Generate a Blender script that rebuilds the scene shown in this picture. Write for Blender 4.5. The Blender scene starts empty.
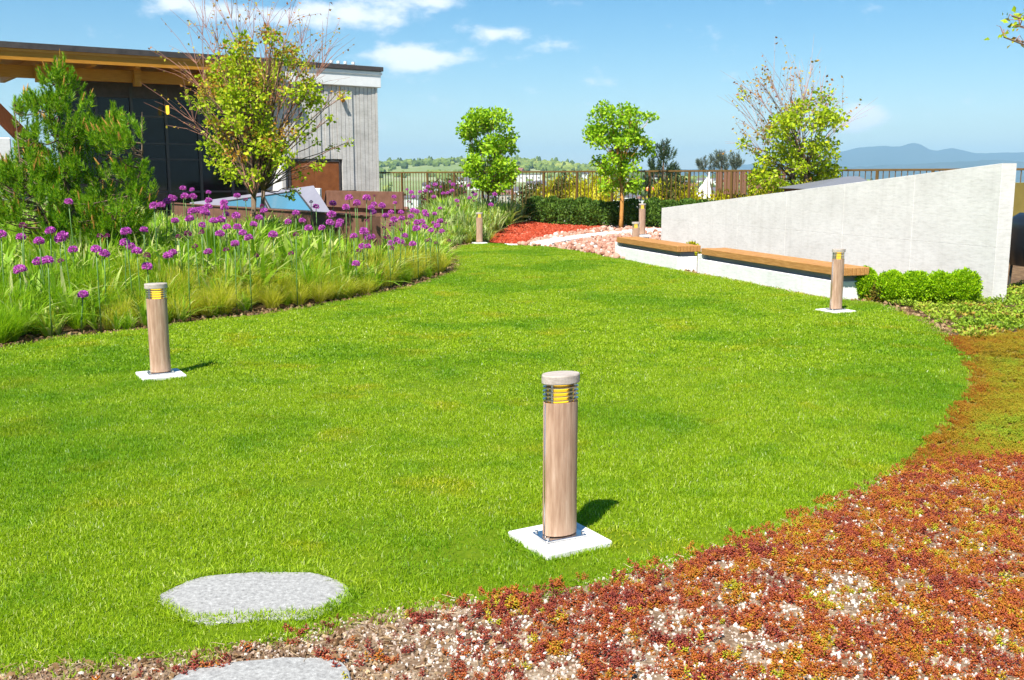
import bpy, math, random
import numpy as np
from mathutils import Vector, Matrix, noise as mnoise

random.seed(7); rng = np.random.default_rng(7)
sc = bpy.context.scene
COL = sc.collection
R = math.radians

# ------------------------------------------------------------------ camera
CAMZ = 1.65; FPX = 1000.0; HOR = 178.0
PITCH = math.atan((340-HOR)/FPX)
cam_d = bpy.data.cameras.new('camera'); cam = bpy.data.objects.new('camera', cam_d); COL.objects.link(cam)
cam.location = (0, 0, CAMZ); cam.rotation_euler = (math.pi/2-PITCH, 0, 0)
cam_d.sensor_width = 36; cam_d.lens = 36*FPX/1024; cam_d.clip_start = 0.05; cam_d.clip_end = 60000
sc.camera = cam
# ------------------------------------------------------------------ light
SUN_EL = R(53); SHX, SHY = 0.42, 0.907            # shadows fall to the right and away
SUN_AZ = math.atan2(-SHX, -SHY)
sun_d = bpy.data.lights.new('sun', 'SUN'); sun = bpy.data.objects.new('sun', sun_d); COL.objects.link(sun)
sun_d.energy = 4.6; sun_d.angle = R(0.53); sun_d.color = (1.0, 0.955, 0.87)
ldir = Vector((SHX*math.cos(SUN_EL), SHY*math.cos(SUN_EL), -math.sin(SUN_EL)))
sun.rotation_euler = ldir.to_track_quat('-Z', 'Y').to_euler(); sun.location = (-10, -15, 30)
sc.view_settings.view_transform = 'Standard'; sc.view_settings.look = 'None'
sc.view_settings.exposure = 1.12; sc.view_settings.gamma = 1.0
sc.view_settings.use_curve_mapping = False
sc.render.engine = 'CYCLES'
sc.cycles.volume_bounces = 0
sc.cycles.max_bounces = 4; sc.cycles.diffuse_bounces = 2; sc.cycles.glossy_bounces = 2; sc.cycles.transmission_bounces = 2; sc.cycles.transparent_max_bounces = 6

CP, SP = math.cos(PITCH), math.sin(PITCH)
def ray(u, v):
    a = (u-512)/FPX; b = (340-v)/FPX
    return Vector((a, CP+SP*b, -SP+CP*b))
def gnd(u, v, z=0.0):
    d = ray(u, v); t = (z-CAMZ)/d.z
    return Vector((d.x*t, d.y*t, z))
def pxat(u, v, Y):
    d = ray(u, v); t = Y/d.y
    return Vector((d.x*t, Y, CAMZ+d.z*t))
def onplane(u, v, P, N):
    d = ray(u, v); o = Vector((0, 0, CAMZ)); t = (P-o).dot(N)/d.dot(N)
    return o+d*t
def proj(P):
    x, y, z = P[0], P[1], P[2]-CAMZ
    dep = y*CP - z*SP; up = y*SP+z*CP
    return 512+FPX*x/dep, 340-FPX*up/dep

# ------------------------------------------------------------------ world
world = bpy.data.worlds.new('World'); sc.world = world; world.use_nodes = True
def build_world():
    nt = world.node_tree; N = nt.nodes; L = nt.links; N.clear()
    out = N.new('ShaderNodeOutputWorld'); bg = N.new('ShaderNodeBackground')
    sky = N.new('ShaderNodeTexSky'); sky.sky_type = 'NISHITA'; sky.sun_disc = False
    sky.sun_elevation = SUN_EL; sky.sun_rotation = SUN_AZ % (2*math.pi)
    sky.altitude = 100; sky.air_density = 1.0; sky.dust_density = 0.25; sky.ozone_density = 2.2
    hs = N.new('ShaderNodeHueSaturation'); hs.inputs['Hue'].default_value = 0.495
    hs.inputs['Saturation'].default_value = 1.42; hs.inputs['Value'].default_value = 1.0
    L.new(sky.outputs[0], hs.inputs['Color'])
    tc = N.new('ShaderNodeTexCoord'); sep = N.new('ShaderNodeSeparateXYZ'); L.new(tc.outputs['Generated'], sep.inputs[0])
    def M(op, a, b=None, c=None):
        m = N.new('ShaderNodeMath'); m.operation = op
        for i, q in enumerate((a, b, c)):
            if q is None: continue
            if isinstance(q, (int, float)): m.inputs[i].default_value = q
            else: L.new(q, m.inputs[i])
        return m.outputs[0]
    az = M('ARCTAN2', sep.outputs[0], sep.outputs[1]); el = M('ARCSINE', sep.outputs[2])
    cx = N.new('ShaderNodeCombineXYZ'); L.new(az, cx.inputs[0]); L.new(M('MULTIPLY', el, 2.0), cx.inputs[1])
    n1 = N.new('ShaderNodeTexNoise'); n1.inputs['Scale'].default_value = 17; n1.inputs['Detail'].default_value = 8
    n1.inputs['Roughness'].default_value = 0.58; L.new(cx.outputs[0], n1.inputs['Vector'])
    n2 = N.new('ShaderNodeTexNoise'); n2.inputs['Scale'].default_value = 2.2; n2.inputs['Detail'].default_value = 3
    L.new(cx.outputs[0], n2.inputs['Vector'])
    # the clouds in view, each at its own direction
    tot = None
    for (u, v, su, sv, a) in ((172, 4, 24, 9, .55), (335, 14, 42, 12, .40), (415, 57, 34, 9, .70), (395, 14, 30, 12, .38), (487, 35, 36, 8, .42),
                              (858, 119, 17, 9, .85), (905, 116, 40, 4, .24), (300, 60, 80, 30, .14), (560, 90, 130, 35, .10), (245, 12, 45, 12, .34),
                              (440, 2, 50, 6, .30), (545, 48, 22, 8, .30)):
        d = ray(u, v).normalized(); a0 = math.atan2(d.x, d.y); e0 = math.asin(d.z)
        qa = M('DIVIDE', M('SUBTRACT', az, a0), su/FPX); qe = M('DIVIDE', M('SUBTRACT', el, e0), sv/FPX)
        r2 = M('ADD', M('MULTIPLY', qa, qa), M('MULTIPLY', qe, qe))
        g = M('MULTIPLY', M('EXPONENT', M('MULTIPLY', r2, -0.6)), a)
        tot = g if tot is None else M('ADD', tot, g)
    wide = M('MULTIPLY', M('SUBTRACT', n2.outputs[0], 0.52), 1.1)
    hi = N.new('ShaderNodeMapRange'); hi.inputs[1].default_value = 0.14; hi.inputs[2].default_value = 0.35
    L.new(el, hi.inputs[0])
    wide = M('MULTIPLY', wide, hi.outputs[0])
    dens = M('ADD', M('MULTIPLY', M('SUBTRACT', n1.outputs[0], 0.5), 1.6), M('ADD', tot, wide))
    mr = N.new('ShaderNodeMapRange'); mr.interpolation_type = 'SMOOTHSTEP'
    mr.inputs[1].default_value = 0.17; mr.inputs[2].default_value = 0.62; L.new(dens, mr.inputs[0])
    fac = M('MULTIPLY', mr.outputs[0], 0.92)
    mix = N.new('ShaderNodeMix'); mix.data_type = 'RGBA'; L.new(fac, mix.inputs[0])
    L.new(hs.outputs[0], mix.inputs[6]); mix.inputs[7].default_value = (9.2, 9.4, 9.8, 1)
    L.new(mix.outputs[2], bg.inputs['Color']); bg.inputs['Strength'].default_value = 0.062
    L.new(bg.outputs[0], out.inputs['Surface'])
build_world()

# ------------------------------------------------------------------ materials
MATS = {}
def ntree(name):
    m = bpy.data.materials.new(name); m.use_nodes = True; nt = m.node_tree; nt.nodes.clear()
    MATS[name] = m
    return m, nt, nt.nodes, nt.links
def rgba(c): return (c[0], c[1], c[2], 1)
def ramp(N, stops):
    r = N.new('ShaderNodeValToRGB'); cr = r.color_ramp
    while len(cr.elements) < len(stops): cr.elements.new(0.5)
    for e, (p, c) in zip(cr.elements, stops): e.position = p; e.color = rgba(c)
    return r
def mixc(N, L, f, a, b, mode='MIX'):
    m = N.new('ShaderNodeMix'); m.data_type = 'RGBA'; m.blend_type = mode
    for i, q in ((0, f), (6, a), (7, b)):
        if isinstance(q, (int, float)): m.inputs[i].default_value = q
        elif isinstance(q, tuple): m.inputs[i].default_value = rgba(q)
        else: L.new(q, m.inputs[i])
    return m.outputs[2]
def tnoise(N, L, vec, scale, detail=4, rough=.55):
    n = N.new('ShaderNodeTexNoise'); n.inputs['Scale'].default_value = scale
    n.inputs['Detail'].default_value = detail; n.inputs['Roughness'].default_value = rough
    if vec is not None: L.new(vec, n.inputs['Vector'])
    return n.outputs[0]
def pos(N): return N.new('ShaderNodeNewGeometry').outputs['Position']
def objc(N): return N.new('ShaderNodeTexCoord').outputs['Object']
def mapping(N, L, vec, scale=(1, 1, 1), rot=(0, 0, 0)):
    m = N.new('ShaderNodeMapping'); m.inputs['Scale'].default_value = scale; m.inputs['Rotation'].default_value = rot
    L.new(vec, m.inputs['Vector']); return m.outputs[0]
def surf(name, stops, scale=4, detail=6, rough=.8, bump=.2, bscale=40, metal=0, spec=.3, stretch=(1, 1, 1), world=False, fine=.25, bdist=.01):
    m, nt, N, L = ntree(name)
    o = N.new('ShaderNodeOutputMaterial'); p = N.new('ShaderNodeBsdfPrincipled'); L.new(p.outputs[0], o.inputs[0])
    v = pos(N) if world else objc(N)
    v = mapping(N, L, v, stretch)
    n = tnoise(N, L, v, scale, detail, .62); f = tnoise(N, L, v, bscale, 3)
    a = N.new('ShaderNodeMath'); a.operation = 'MULTIPLY_ADD'; L.new(f, a.inputs[0]); a.inputs[1].default_value = fine
    s = N.new('ShaderNodeMath'); s.operation = 'MULTIPLY_ADD'; L.new(n, s.inputs[0]); s.inputs[1].default_value = 1.7; s.inputs[2].default_value = -.35-fine/2
    L.new(s.outputs[0], a.inputs[2])
    r = ramp(N, stops); L.new(a.outputs[0], r.inputs[0]); L.new(r.outputs[0], p.inputs['Base Color'])
    p.inputs['Roughness'].default_value = rough; p.inputs['Metallic'].default_value = metal; p.inputs['Specular IOR Level'].default_value = spec
    if bump:
        b = N.new('ShaderNodeBump'); b.inputs['Strength'].default_value = bump; b.inputs['Distance'].default_value = bdist
        L.new(f, b.inputs['Height']); L.new(b.outputs[0], p.inputs['Normal'])
    return m
def leafmat(name, stops, transl=.3, rough=.5, spec=.25, tint=None, island=True, zone=None):
    """leaf colour varies from leaf to leaf (island), optionally by an instancer attribute or in world patches"""
    m, nt, N, L = ntree(name)
    o = N.new('ShaderNodeOutputMaterial'); p = N.new('ShaderNodeBsdfPrincipled'); t = N.new('ShaderNodeBsdfTranslucent')
    mx = N.new('ShaderNodeMixShader'); mx.inputs[0].default_value = transl
    L.new(p.outputs[0], mx.inputs[1]); L.new(t.outputs[0], mx.inputs[2]); L.new(mx.outputs[0], o.inputs[0])
    g = N.new('ShaderNodeNewGeometry'); fac = g.outputs['Random Per Island']
    if tint is not None:
        at = N.new('ShaderNodeAttribute'); at.attribute_type = 'INSTANCER'; at.attribute_name = 'tint'
        ma = N.new('ShaderNodeMath'); ma.operation = 'MULTIPLY_ADD'; L.new(fac, ma.inputs[0]); ma.inputs[1].default_value = tint
        sb = N.new('ShaderNodeMath'); sb.operation = 'SUBTRACT'; L.new(at.outputs['Fac'], sb.inputs[0]); sb.inputs[1].default_value = tint/2
        L.new(sb.outputs[0], ma.inputs[2]); fac = ma.outputs[0]
    r = ramp(N, stops); L.new(fac, r.inputs[0]); col = r.outputs[0]
    if zone:
        for (sc_, lo, hi, c, amt) in zone:
            n = tnoise(N, L, g.outputs['Position'], sc_, 3)
            mr = N.new('ShaderNodeMapRange'); mr.interpolation_type = 'SMOOTHSTEP'
            mr.inputs[1].default_value = lo; mr.inputs[2].default_value = hi; mr.inputs[4].default_value = amt; L.new(n, mr.inputs[0])
            col = mixc(N, L, mr.outputs[0], col, c, 'MULTIPLY')
    L.new(col, p.inputs['Base Color']); L.new(col, t.inputs['Color'])
    p.inputs['Roughness'].default_value = rough; p.inputs['Specular IOR Level'].default_value = spec
    return m
def plain(name, col, rough=.5, metal=0, spec=.5, emit=None, es=0):
    m, nt, N, L = ntree(name)
    o = N.new('ShaderNodeOutputMaterial'); p = N.new('ShaderNodeBsdfPrincipled'); L.new(p.outputs[0], o.inputs[0])
    n = tnoise(N, L, objc(N), 14, 4)
    c = mixc(N, L, n, tuple(x*.82 for x in col), tuple(min(1, x*1.15) for x in col))
    L.new(c, p.inputs['Base Color']); p.inputs['Roughness'].default_value = rough; p.inputs['Metallic'].default_value = metal
    p.inputs['Specular IOR Level'].default_value = spec
    if emit: p.inputs['Emission Color'].default_value = rgba(emit); p.inputs['Emission Strength'].default_value = es
    return m

LAWN_ZONE = [(0.42, .47, .62, (.60, .78, .55), .95), (1.3, .56, .68, (1.25, .95, .85), .75), (2.2, .50, .68, (.66, .82, .7), .8), (6, .52, .70, (1.2, 1.15, 2.2), .8)]
leafmat('grass_blade', [(0, (.195, .32, .004)), (.4, (.32, .485, .006)), (.75, (.425, .585, .015)), (.93, (.56, .665, .07)), (1, (.77, .79, .36))], transl=.5, rough=.5, spec=.25, zone=LAWN_ZONE)
def lawn_base():
    m, nt, N, L = ntree('lawn_soil')
    o = N.new('ShaderNodeOutputMaterial'); p = N.new('ShaderNodeBsdfPrincipled'); L.new(p.outputs[0], o.inputs[0])
    v = pos(N); r = ramp(N, [(.3, (.07, .12, .003)), (.6, (.11, .17, .004)), (.8, (.16, .18, .012))]); L.new(tnoise(N, L, v, 30, 5), r.inputs[0])
    L.new(r.outputs[0], p.inputs['Base Color']); p.inputs['Roughness'].default_value = .9; p.inputs['Specular IOR Level'].default_value = .1
lawn_base()
def concrete(name, lo, hi, board=False):
    m, nt, N, L = ntree(name)
    o = N.new('ShaderNodeOutputMaterial'); p = N.new('ShaderNodeBsdfPrincipled'); L.new(p.outputs[0], o.inputs[0])
    v = pos(N)
    a = tnoise(N, L, mapping(N, L, v, (1, 1, 1.6)), 1.3, 8, .7); b = tnoise(N, L, mapping(N, L, v, (1, 1, 5)), 7, 6, .65); c = tnoise(N, L, v, 90, 3)
    d = tnoise(N, L, mapping(N, L, v, (3, 3, .25)), 3, 5, .6)
    r1 = ramp(N, [(.3, lo), (.7, hi)]); L.new(a, r1.inputs[0])
    r2 = ramp(N, [(.3, (.80, .80, .78)), (.55, (1, 1, 1)), (.75, (1.0, .99, .96))]); L.new(b, r2.inputs[0])
    r3 = ramp(N, [(.25, (.80, .80, .80)), (.5, (1, 1, 1))]); L.new(c, r3.inputs[0])
    r4 = ramp(N, [(.28, (.78, .77, .75)), (.5, (1, 1, 1))]); L.new(d, r4.inputs[0])
    x = mixc(N, L, .75, r1.outputs[0], r2.outputs[0], 'MULTIPLY'); x = mixc(N, L, .6, x, r3.outputs[0], 'MULTIPLY'); x = mixc(N, L, .32, x, r4.outputs[0], 'MULTIPLY')
    L.new(x, p.inputs['Base Color']); p.inputs['Roughness'].default_value = .85; p.inputs['Specular IOR Level'].default_value = .2
    bm = N.new('ShaderNodeBump'); bm.inputs['Strength'].default_value = .35; bm.inputs['Distance'].default_value = .006; L.new(b, bm.inputs['Height'])
    b2 = N.new('ShaderNodeBump'); b2.inputs['Strength'].default_value = .25; b2.inputs['Distance'].default_value = .002; L.new(c, b2.inputs['Height']); L.new(bm.outputs[0], b2.inputs['Normal'])
    L.new(b2.outputs[0], p.inputs['Normal'])
    return m
concrete('wall_concrete', (.60, .585, .55), (.72, .705, .67))
concrete('bench_concrete', (.68, .68, .67), (.82, .81, .80))
concrete('board_concrete', (.42, .40, .37), (.66, .635, .60))
concrete('pale_paving', (.55, .55, .53), (.70, .70, .68))
surf('pad_concrete', [(0, (.42, .41, .39)), (.35, (.62, .61, .59)), (1, (.80, .79, .77))], 7, rough=.85, bump=.5, bscale=120, bdist=.004)
surf('granite', [(0, (.15, .145, .14)), (.45, (.29, .285, .275)), (.7, (.36, .355, .34)), (1, (.55, .545, .53))], 60, 8, rough=.85, bump=.35, bscale=260, fine=1.1, bdist=.002, world=True)
surf('soil', [(0, (.05, .028, .014)), (.5, (.15, .085, .04)), (1, (.33, .22, .11))], 9, 8, rough=.95, bump=.8, bscale=45, world=True, fine=.6, bdist=.03)
surf('pumice_soil', [(0, (.08, .04, .022)), (.45, (.19, .12, .07)), (.75, (.33, .25, .17)), (1, (.50, .43, .36))], 5, 9, rough=.95, bump=.8, bscale=70, world=True, fine=.9, bdist=.02)
surf('moss_soil', [(0, (.13, .06, .012)), (.5, (.21, .15, .02)), (1, (.30, .24, .04))], 3, 8, rough=.95, bump=.8, bscale=60, world=True, fine=.5, bdist=.02)
surf('red_mulch', [(0, (.22, .028, .010)), (.5, (.42, .055, .02)), (1, (.58, .13, .06))], 10, 8, rough=.9, bump=1, bscale=25, world=True, fine=.8, bdist=.03)
def wood(name, stops, axis_scale, rough=.6):
    return surf(name, stops, 6, 7, rough=rough, bump=.25, bscale=30, stretch=axis_scale, fine=.35, bdist=.004, spec=.25)
wood('bollard_wood', [(0, (.22, .125, .08)), (.4, (.38, .235, .155)), (.7, (.48, .32, .225)), (1, (.60, .45, .35))], (9, 9, .7))
wood('cap_wood', [(0, (.28, .23, .19)), (.5, (.42, .36, .31)), (1, (.54, .48, .43))], (3, 12, 12))
wood('bench_wood', [(0, (.26, .115, .032)), (.5, (.42, .20, .06)), (1, (.58, .31, .11))], (1, 10, 10))
wood('fascia_wood', [(0, (.30, .11, .010)), (.5, (.44, .19, .018)), (1, (.56, .27, .035))], (.6, 6, 9))
wood('soffit_wood', [(0, (.42, .16, .03)), (.5, (.55, .25, .05)), (1, (.66, .34, .08))], (.6, 6, 6))
surf('strut_wood', [(0, (.32, .07, .02)), (1, (.48, .14, .04))], 5, stretch=(6, 6, .7))
surf('steel', [(0, (.52, .52, .53)), (1, (.72, .72, .72))], 8, rough=.28, metal=1, bump=.05, bscale=60, stretch=(1, 1, .2), spec=.5)
surf('corten', [(0, (.10, .045, .025)), (.5, (.165, .08, .05)), (1, (.23, .115, .075))], 4, 8, rough=.8, bump=.2, bscale=50)
surf('door_rust', [(0, (.15, .045, .012)), (.5, (.22, .07, .018)), (1, (.28, .10, .03))], 5, 8, rough=.7, bump=.1, bscale=50)
surf('roof_cap', [(0, (.035, .03, .03)), (1, (.09, .075, .07))], 5, rough=.5)
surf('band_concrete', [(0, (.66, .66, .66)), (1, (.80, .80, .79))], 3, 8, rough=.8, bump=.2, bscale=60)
plain('mullion', (.045, .045, .04), .45)
surf('railing_metal', [(0, (.10, .055, .012)), (1, (.17, .095, .022))], 6, rough=.5, bump=.05, bscale=60, spec=.5)
surf('batten', [(0, (.16, .075, .045)), (1, (.24, .125, .08))], 5, rough=.7, stretch=(6, 6, .7))
surf('skylight_metal', [(0, (.20, .195, .235)), (1, (.26, .25, .29))], 3, rough=.5, bump=0, bscale=40, metal=.0)
plain('white_paint', (.78, .78, .76), .5)
plain('black_cover', (.012, .012, .013), .32, spec=.7)
plain('grey_roof', (.16, .165, .19), .6)
plain('orange_lamp', (.8, .16, .05), .4, emit=(1, .18, .04), es=.6)
plain('amber_lens', (.85, .55, .03), .25, emit=(1.0, .62, .03), es=.9)
def glassmat(name, col, rough=.04, spec=.5):
    m, nt, N, L = ntree(name)
    o = N.new('ShaderNodeOutputMaterial'); p = N.new('ShaderNodeBsdfPrincipled'); L.new(p.outputs[0], o.inputs[0])
    p.inputs['Base Color'].default_value = rgba(col); p.inputs['Roughness'].default_value = rough; p.inputs['Specular IOR Level'].default_value = spec
    b = N.new('ShaderNodeBump'); b.inputs['Strength'].default_value = .04; b.inputs['Distance'].default_value = .02
    L.new(tnoise(N, L, objc(N), 1.2, 2), b.inputs['Height']); L.new(b.outputs[0], p.inputs['Normal'])
glassmat('dark_glass', (.008, .011, .009), .05, .32); glassmat('sky_glass', (.08, .22, .31), .06, .8)
surf('bark', [(0, (.07, .045, .028)), (.5, (.14, .095, .06)), (1, (.24, .18, .12))], 12, 6, rough=.9, bump=.6, bscale=40, stretch=(3, 3, .6), bdist=.02)
surf('orange_bark', [(0, (.30, .12, .03)), (.5, (.48, .22, .05)), (1, (.58, .33, .10))], 12, 6, rough=.9, bump=.4, bscale=40, stretch=(3, 3, .6), bdist=.02)  # on the maple's foot this orange paints sunlight on the bark
surf('twig_bark', [(0, (.26, .10, .07)), (1, (.46, .24, .17))], 9, 4, rough=.8, bump=0)
surf('purple_twig', [(0, (.38, .22, .20)), (1, (.55, .40, .36))], 9, 4, rough=.8, bump=0)
GY = [(0, (.22, .34, .006)), (.45, (.38, .52, .010)), (.8, (.50, .60, .02)), (1, (.62, .60, .03))]
leafmat('maple_leaf', GY, .4)
leafmat('maple_red_leaf', [(0, (.42, .14, .04)), (.5, (.52, .30, .03)), (1, (.50, .48, .04))], .4)
leafmat('bright_leaf', [(0, (.17, .35, .006)), (.5, (.31, .55, .010)), (1, (.48, .66, .03))], .4)
leafmat('hedge_leaf', [(0, (.045, .10, .012)), (.6, (.08, .165, .018)), (1, (.15, .25, .03))], .2)
leafmat('box_leaf', [(0, (.19, .40, .004)), (.5, (.34, .58, .006)), (1, (.50, .70, .015))], .45)
leafmat('box_brown_leaf', [(0, (.10, .05, .01)), (.6, (.22, .17, .02)), (1, (.25, .30, .02))], .3)
leafmat('yellow_shrub_leaf', [(0, (.26, .26, .006)), (.5, (.46, .44, .008)), (1, (.62, .58, .015))], .35)
leafmat('dark_shrub_leaf', [(0, (.04, .06, .015)), (.6, (.08, .10, .02)), (1, (.14, .14, .03))], .3)
leafmat('pine_needle', [(0, (.09, .23, .008)), (.5, (.18, .38, .008)), (.85, (.28, .48, .012)), (1, (.46, .56, .03))], .4, .45)
leafmat('far_pine_needle', [(0, (.02, .05, .022)), (.6, (.045, .085, .03)), (1, (.08, .12, .04))], .15)
leafmat('blue_pine_needle', [(0, (.06, .09, .06)), (.6, (.12, .15, .10)), (1, (.20, .22, .16))], .15)
plain('pine_candle', (.42, .20, .03), .7)
leafmat('strap_leaf', [(0, (.15, .33, .010)), (.5, (.28, .48, .02)), (.8, (.42, .58, .08)), (1, (.68, .66, .30))], .45)
leafmat('grey_strap', [(0, (.14, .26, .03)), (.5, (.27, .42, .07)), (1, (.52, .55, .26))], .35)
plain('allium_stem', (.10, .20, .04), .5)
leafmat('allium_floret', [(0, (.38, .04, .34)), (.5, (.66, .12, .58)), (1, (.80, .26, .72))], .3, .6)
leafmat('allium_bud', [(0, (.16, .012, .10)), (1, (.30, .03, .17))], .2, .6)
leafmat('tuft_green', [(0, (.16, .36, .005)), (.6, (.27, .48, .008)), (1, (.40, .56, .02))], .5)
leafmat('tuft_yellow', [(0, (.38, .44, .008)), (.5, (.58, .60, .03)), (.85, (.70, .66, .09)), (1, (.74, .62, .24))], .5)
leafmat('sedum', [(0, (.16, .025, .018)), (.22, (.31, .054, .036)), (.48, (.44, .105, .020)), (.68, (.48, .18, .011)), (.84, (.49, .34, .011)), (1, (.42, .48, .02))], .18, .4, .4, tint=.30)
leafmat('moss_sedum', [(0, (.32, .095, .008)), (.35, (.36, .19, .010)), (.7, (.33, .28, .012)), (1, (.26, .36, .015))], .2, .5, .25, tint=.3)
leafmat('creeper_leaf', [(0, (.18, .28, .02)), (.5, (.27, .42, .02)), (.85, (.40, .44, .05)), (1, (.44, .26, .05))], .3, tint=.4)
def tintmat(name, stops, rough=.85, bump=.3, bs=60):
    m, nt, N, L = ntree(name)
    o = N.new('ShaderNodeOutputMaterial'); p = N.new('ShaderNodeBsdfPrincipled'); L.new(p.outputs[0], o.inputs[0])
    at = N.new('ShaderNodeAttribute'); at.attribute_type = 'INSTANCER'; at.attribute_name = 'tint'
    r = ramp(N, stops); L.new(at.outputs['Fac'], r.inputs[0]); n = tnoise(N, L, objc(N), bs, 4)
    c = mixc(N, L, n, r.outputs[0], (.75, .72, .70), 'MULTIPLY'); L.new(c, p.inputs['Base Color'])
    p.inputs['Roughness'].default_value = rough; p.inputs['Specular IOR Level'].default_value = .2
tintmat('pumice', [(0, (.20, .11, .065)), (.3, (.42, .31, .23)), (.6, (.64, .57, .50)), (1, (.82, .79, .76))])
tintmat('river_stone', [(0, (.30, .13, .08)), (.4, (.46, .24, .17)), (.75, (.56, .35, .27)), (1, (.70, .58, .52))], bs=20)
tintmat('mulch_chip', [(0, (.24, .03, .012)), (.6, (.46, .07, .025)), (1, (.62, .22, .14))])
tintmat('bark_chip', [(0, (.10, .05, .022)), (.5, (.25, .15, .07)), (1, (.48, .35, .20))])
tintmat('straw', [(0, (.22, .13, .06)), (.5, (.42, .30, .17)), (1, (.62, .50, .33))])
tintmat('far_tree', [(0, (.035, .065, .02)), (.4, (.11, .17, .03)), (.8, (.21, .27, .05)), (1, (.30, .34, .08))], bs=.5)
surf('far_ground', [(0, (.11, .16, .04)), (.5, (.20, .25, .08)), (1, (.34, .34, .22))], .006, 8, rough=.95, bump=0, bscale=.04, world=True)
surf('mountain_rock', [(0, (.02, .04, .04)), (.5, (.035, .06, .055)), (1, (.07, .085, .085))], .002, 8, rough=.95, bump=0, bscale=.01, world=True)
plain('house_white', (.72, .71, .68), .7); plain('house_cream', (.55, .48, .38), .7); plain('house_roof', (.10, .09, .10), .7); plain('house_roof_red', (.22, .09, .06), .7)
plain('window_dark', (.02, .025, .03), .2)
surf('boulder_rock', [(0, (.30, .29, .27)), (1, (.62, .60, .56))], 4, 8, rough=.9, bump=.5, bscale=20)

# ------------------------------------------------------------------ mesh tools
class MB:
    def __init__(s): s.v = []; s.f = []; s.m = []
    def add(s, vs, fs, mi=0):
        o = len(s.v); s.v.extend([tuple(q) for q in vs]); s.f.extend([tuple(i+o for i in f) for f in fs]); s.m.extend([mi]*len(fs)); return s
    def box(s, x0, x1, y0, y1, z0, z1, mi=0, bev=0):
        if bev:
            b = bev; P = []
            for (zz, k) in ((z0, b), (z0+b, 0), (z1-b, 0), (z1, b)):
                xa, xb, ya, yb = x0+k, x1-k, y0+k, y1-k; c = b if not k else 0
                P += [(xa+c, ya, zz), (xb-c, ya, zz), (xb, ya+c, zz), (xb, yb-c, zz), (xb-c, yb, zz), (xa+c, yb, zz), (xa, yb-c, zz), (xa, ya+c, zz)]
            F = [tuple(range(7, -1, -1)), tuple(range(24, 32))]
            for r in range(3):
                for i in range(8): j = (i+1) % 8; F.append((r*8+i, r*8+j, r*8+8+j, r*8+8+i))
            return s.add(P, F, mi)
        return s.add([(x0,y0,z0),(x1,y0,z0),(x1,y1,z0),(x0,y1,z0),(x0,y0,z1),(x1,y0,z1),(x1,y1,z1),(x0,y1,z1)],
                     [(0,3,2,1),(4,5,6,7),(0,1,5,4),(1,2,6,5),(2,3,7,6),(3,0,4,7)], mi)
    def tube(s, pts, rad, n=6, mi=0, cap=True):
        pts = [Vector(p) for p in pts]; V = []; F = []
        up = Vector((0, 0, 1))
        for i, p in enumerate(pts):
            d = (pts[min(i+1, len(pts)-1)]-pts[max(i-1, 0)])
            d = d.normalized() if d.length > 1e-9 else up
            a = d.cross(Vector((1, 0, 0)) if abs(d.x) < .8 else Vector((0, 1, 0))).normalized(); b = d.cross(a)
            r = rad[i] if hasattr(rad, '__len__') else rad
            for k in range(n):
                t = 2*math.pi*k/n; V.append(p+a*(math.cos(t)*r)+b*(math.sin(t)*r))
        for i in range(len(pts)-1):
            for k in range(n): q = (k+1) % n; F.append((i*n+k, i*n+q, i*n+n+q, i*n+n+k))
        if cap: F.append(tuple(range(n-1, -1, -1))); F.append(tuple(range((len(pts)-1)*n, len(pts)*n)))
        return s.add(V, F, mi)
    def prism(s, poly, z0, z1, mi=0):
        n = len(poly); V = [(p[0], p[1], z0) for p in poly]+[(p[0], p[1], z1) for p in poly]
        F = [tuple(range(n-1, -1, -1)), tuple(range(n, 2*n))]+[(i, (i+1) % n, n+(i+1) % n, n+i) for i in range(n)]
        return s.add(V, F, mi)
    def mesh(s, name, mats, smooth=False):
        me = bpy.data.meshes.new(name); me.from_pydata(s.v, [], s.f)
        for mt in (mats if isinstance(mats, (list, tuple)) else [mats]): me.materials.append(MATS[mt])
        if any(s.m): me.polygons.foreach_set('material_index', s.m)
        if smooth: me.polygons.foreach_set('use_smooth', [True]*len(me.polygons))
        me.update(); return me
    def build(s, name, mats, parent=None, smooth=False): return obj(name, s.mesh(name, mats, smooth), parent)
def obj(name, me, parent=None, loc=None):
    o = bpy.data.objects.new(name, me); COL.objects.link(o)
    if parent: o.parent = parent
    if loc is not None: o.location = loc
    return o
def tag(o, label=None, cat=None, group=None, kind=None):
    if label: o['label'] = label
    if cat: o['category'] = cat
    if group: o['group'] = group
    if kind: o['kind'] = kind
    return o
def thing(name, loc, label, cat, group=None, rz=0):
    o = bpy.data.objects.new(name, None); COL.objects.link(o); o.location = loc; o.rotation_euler[2] = rz; o.empty_display_size = .2
    return tag(o, label, cat, group)
def copy_tree(o, parent=None):
    c = o.copy(); COL.objects.link(c)
    if parent: c.parent = parent
    for ch in o.children: copy_tree(ch, c)
    return c
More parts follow.
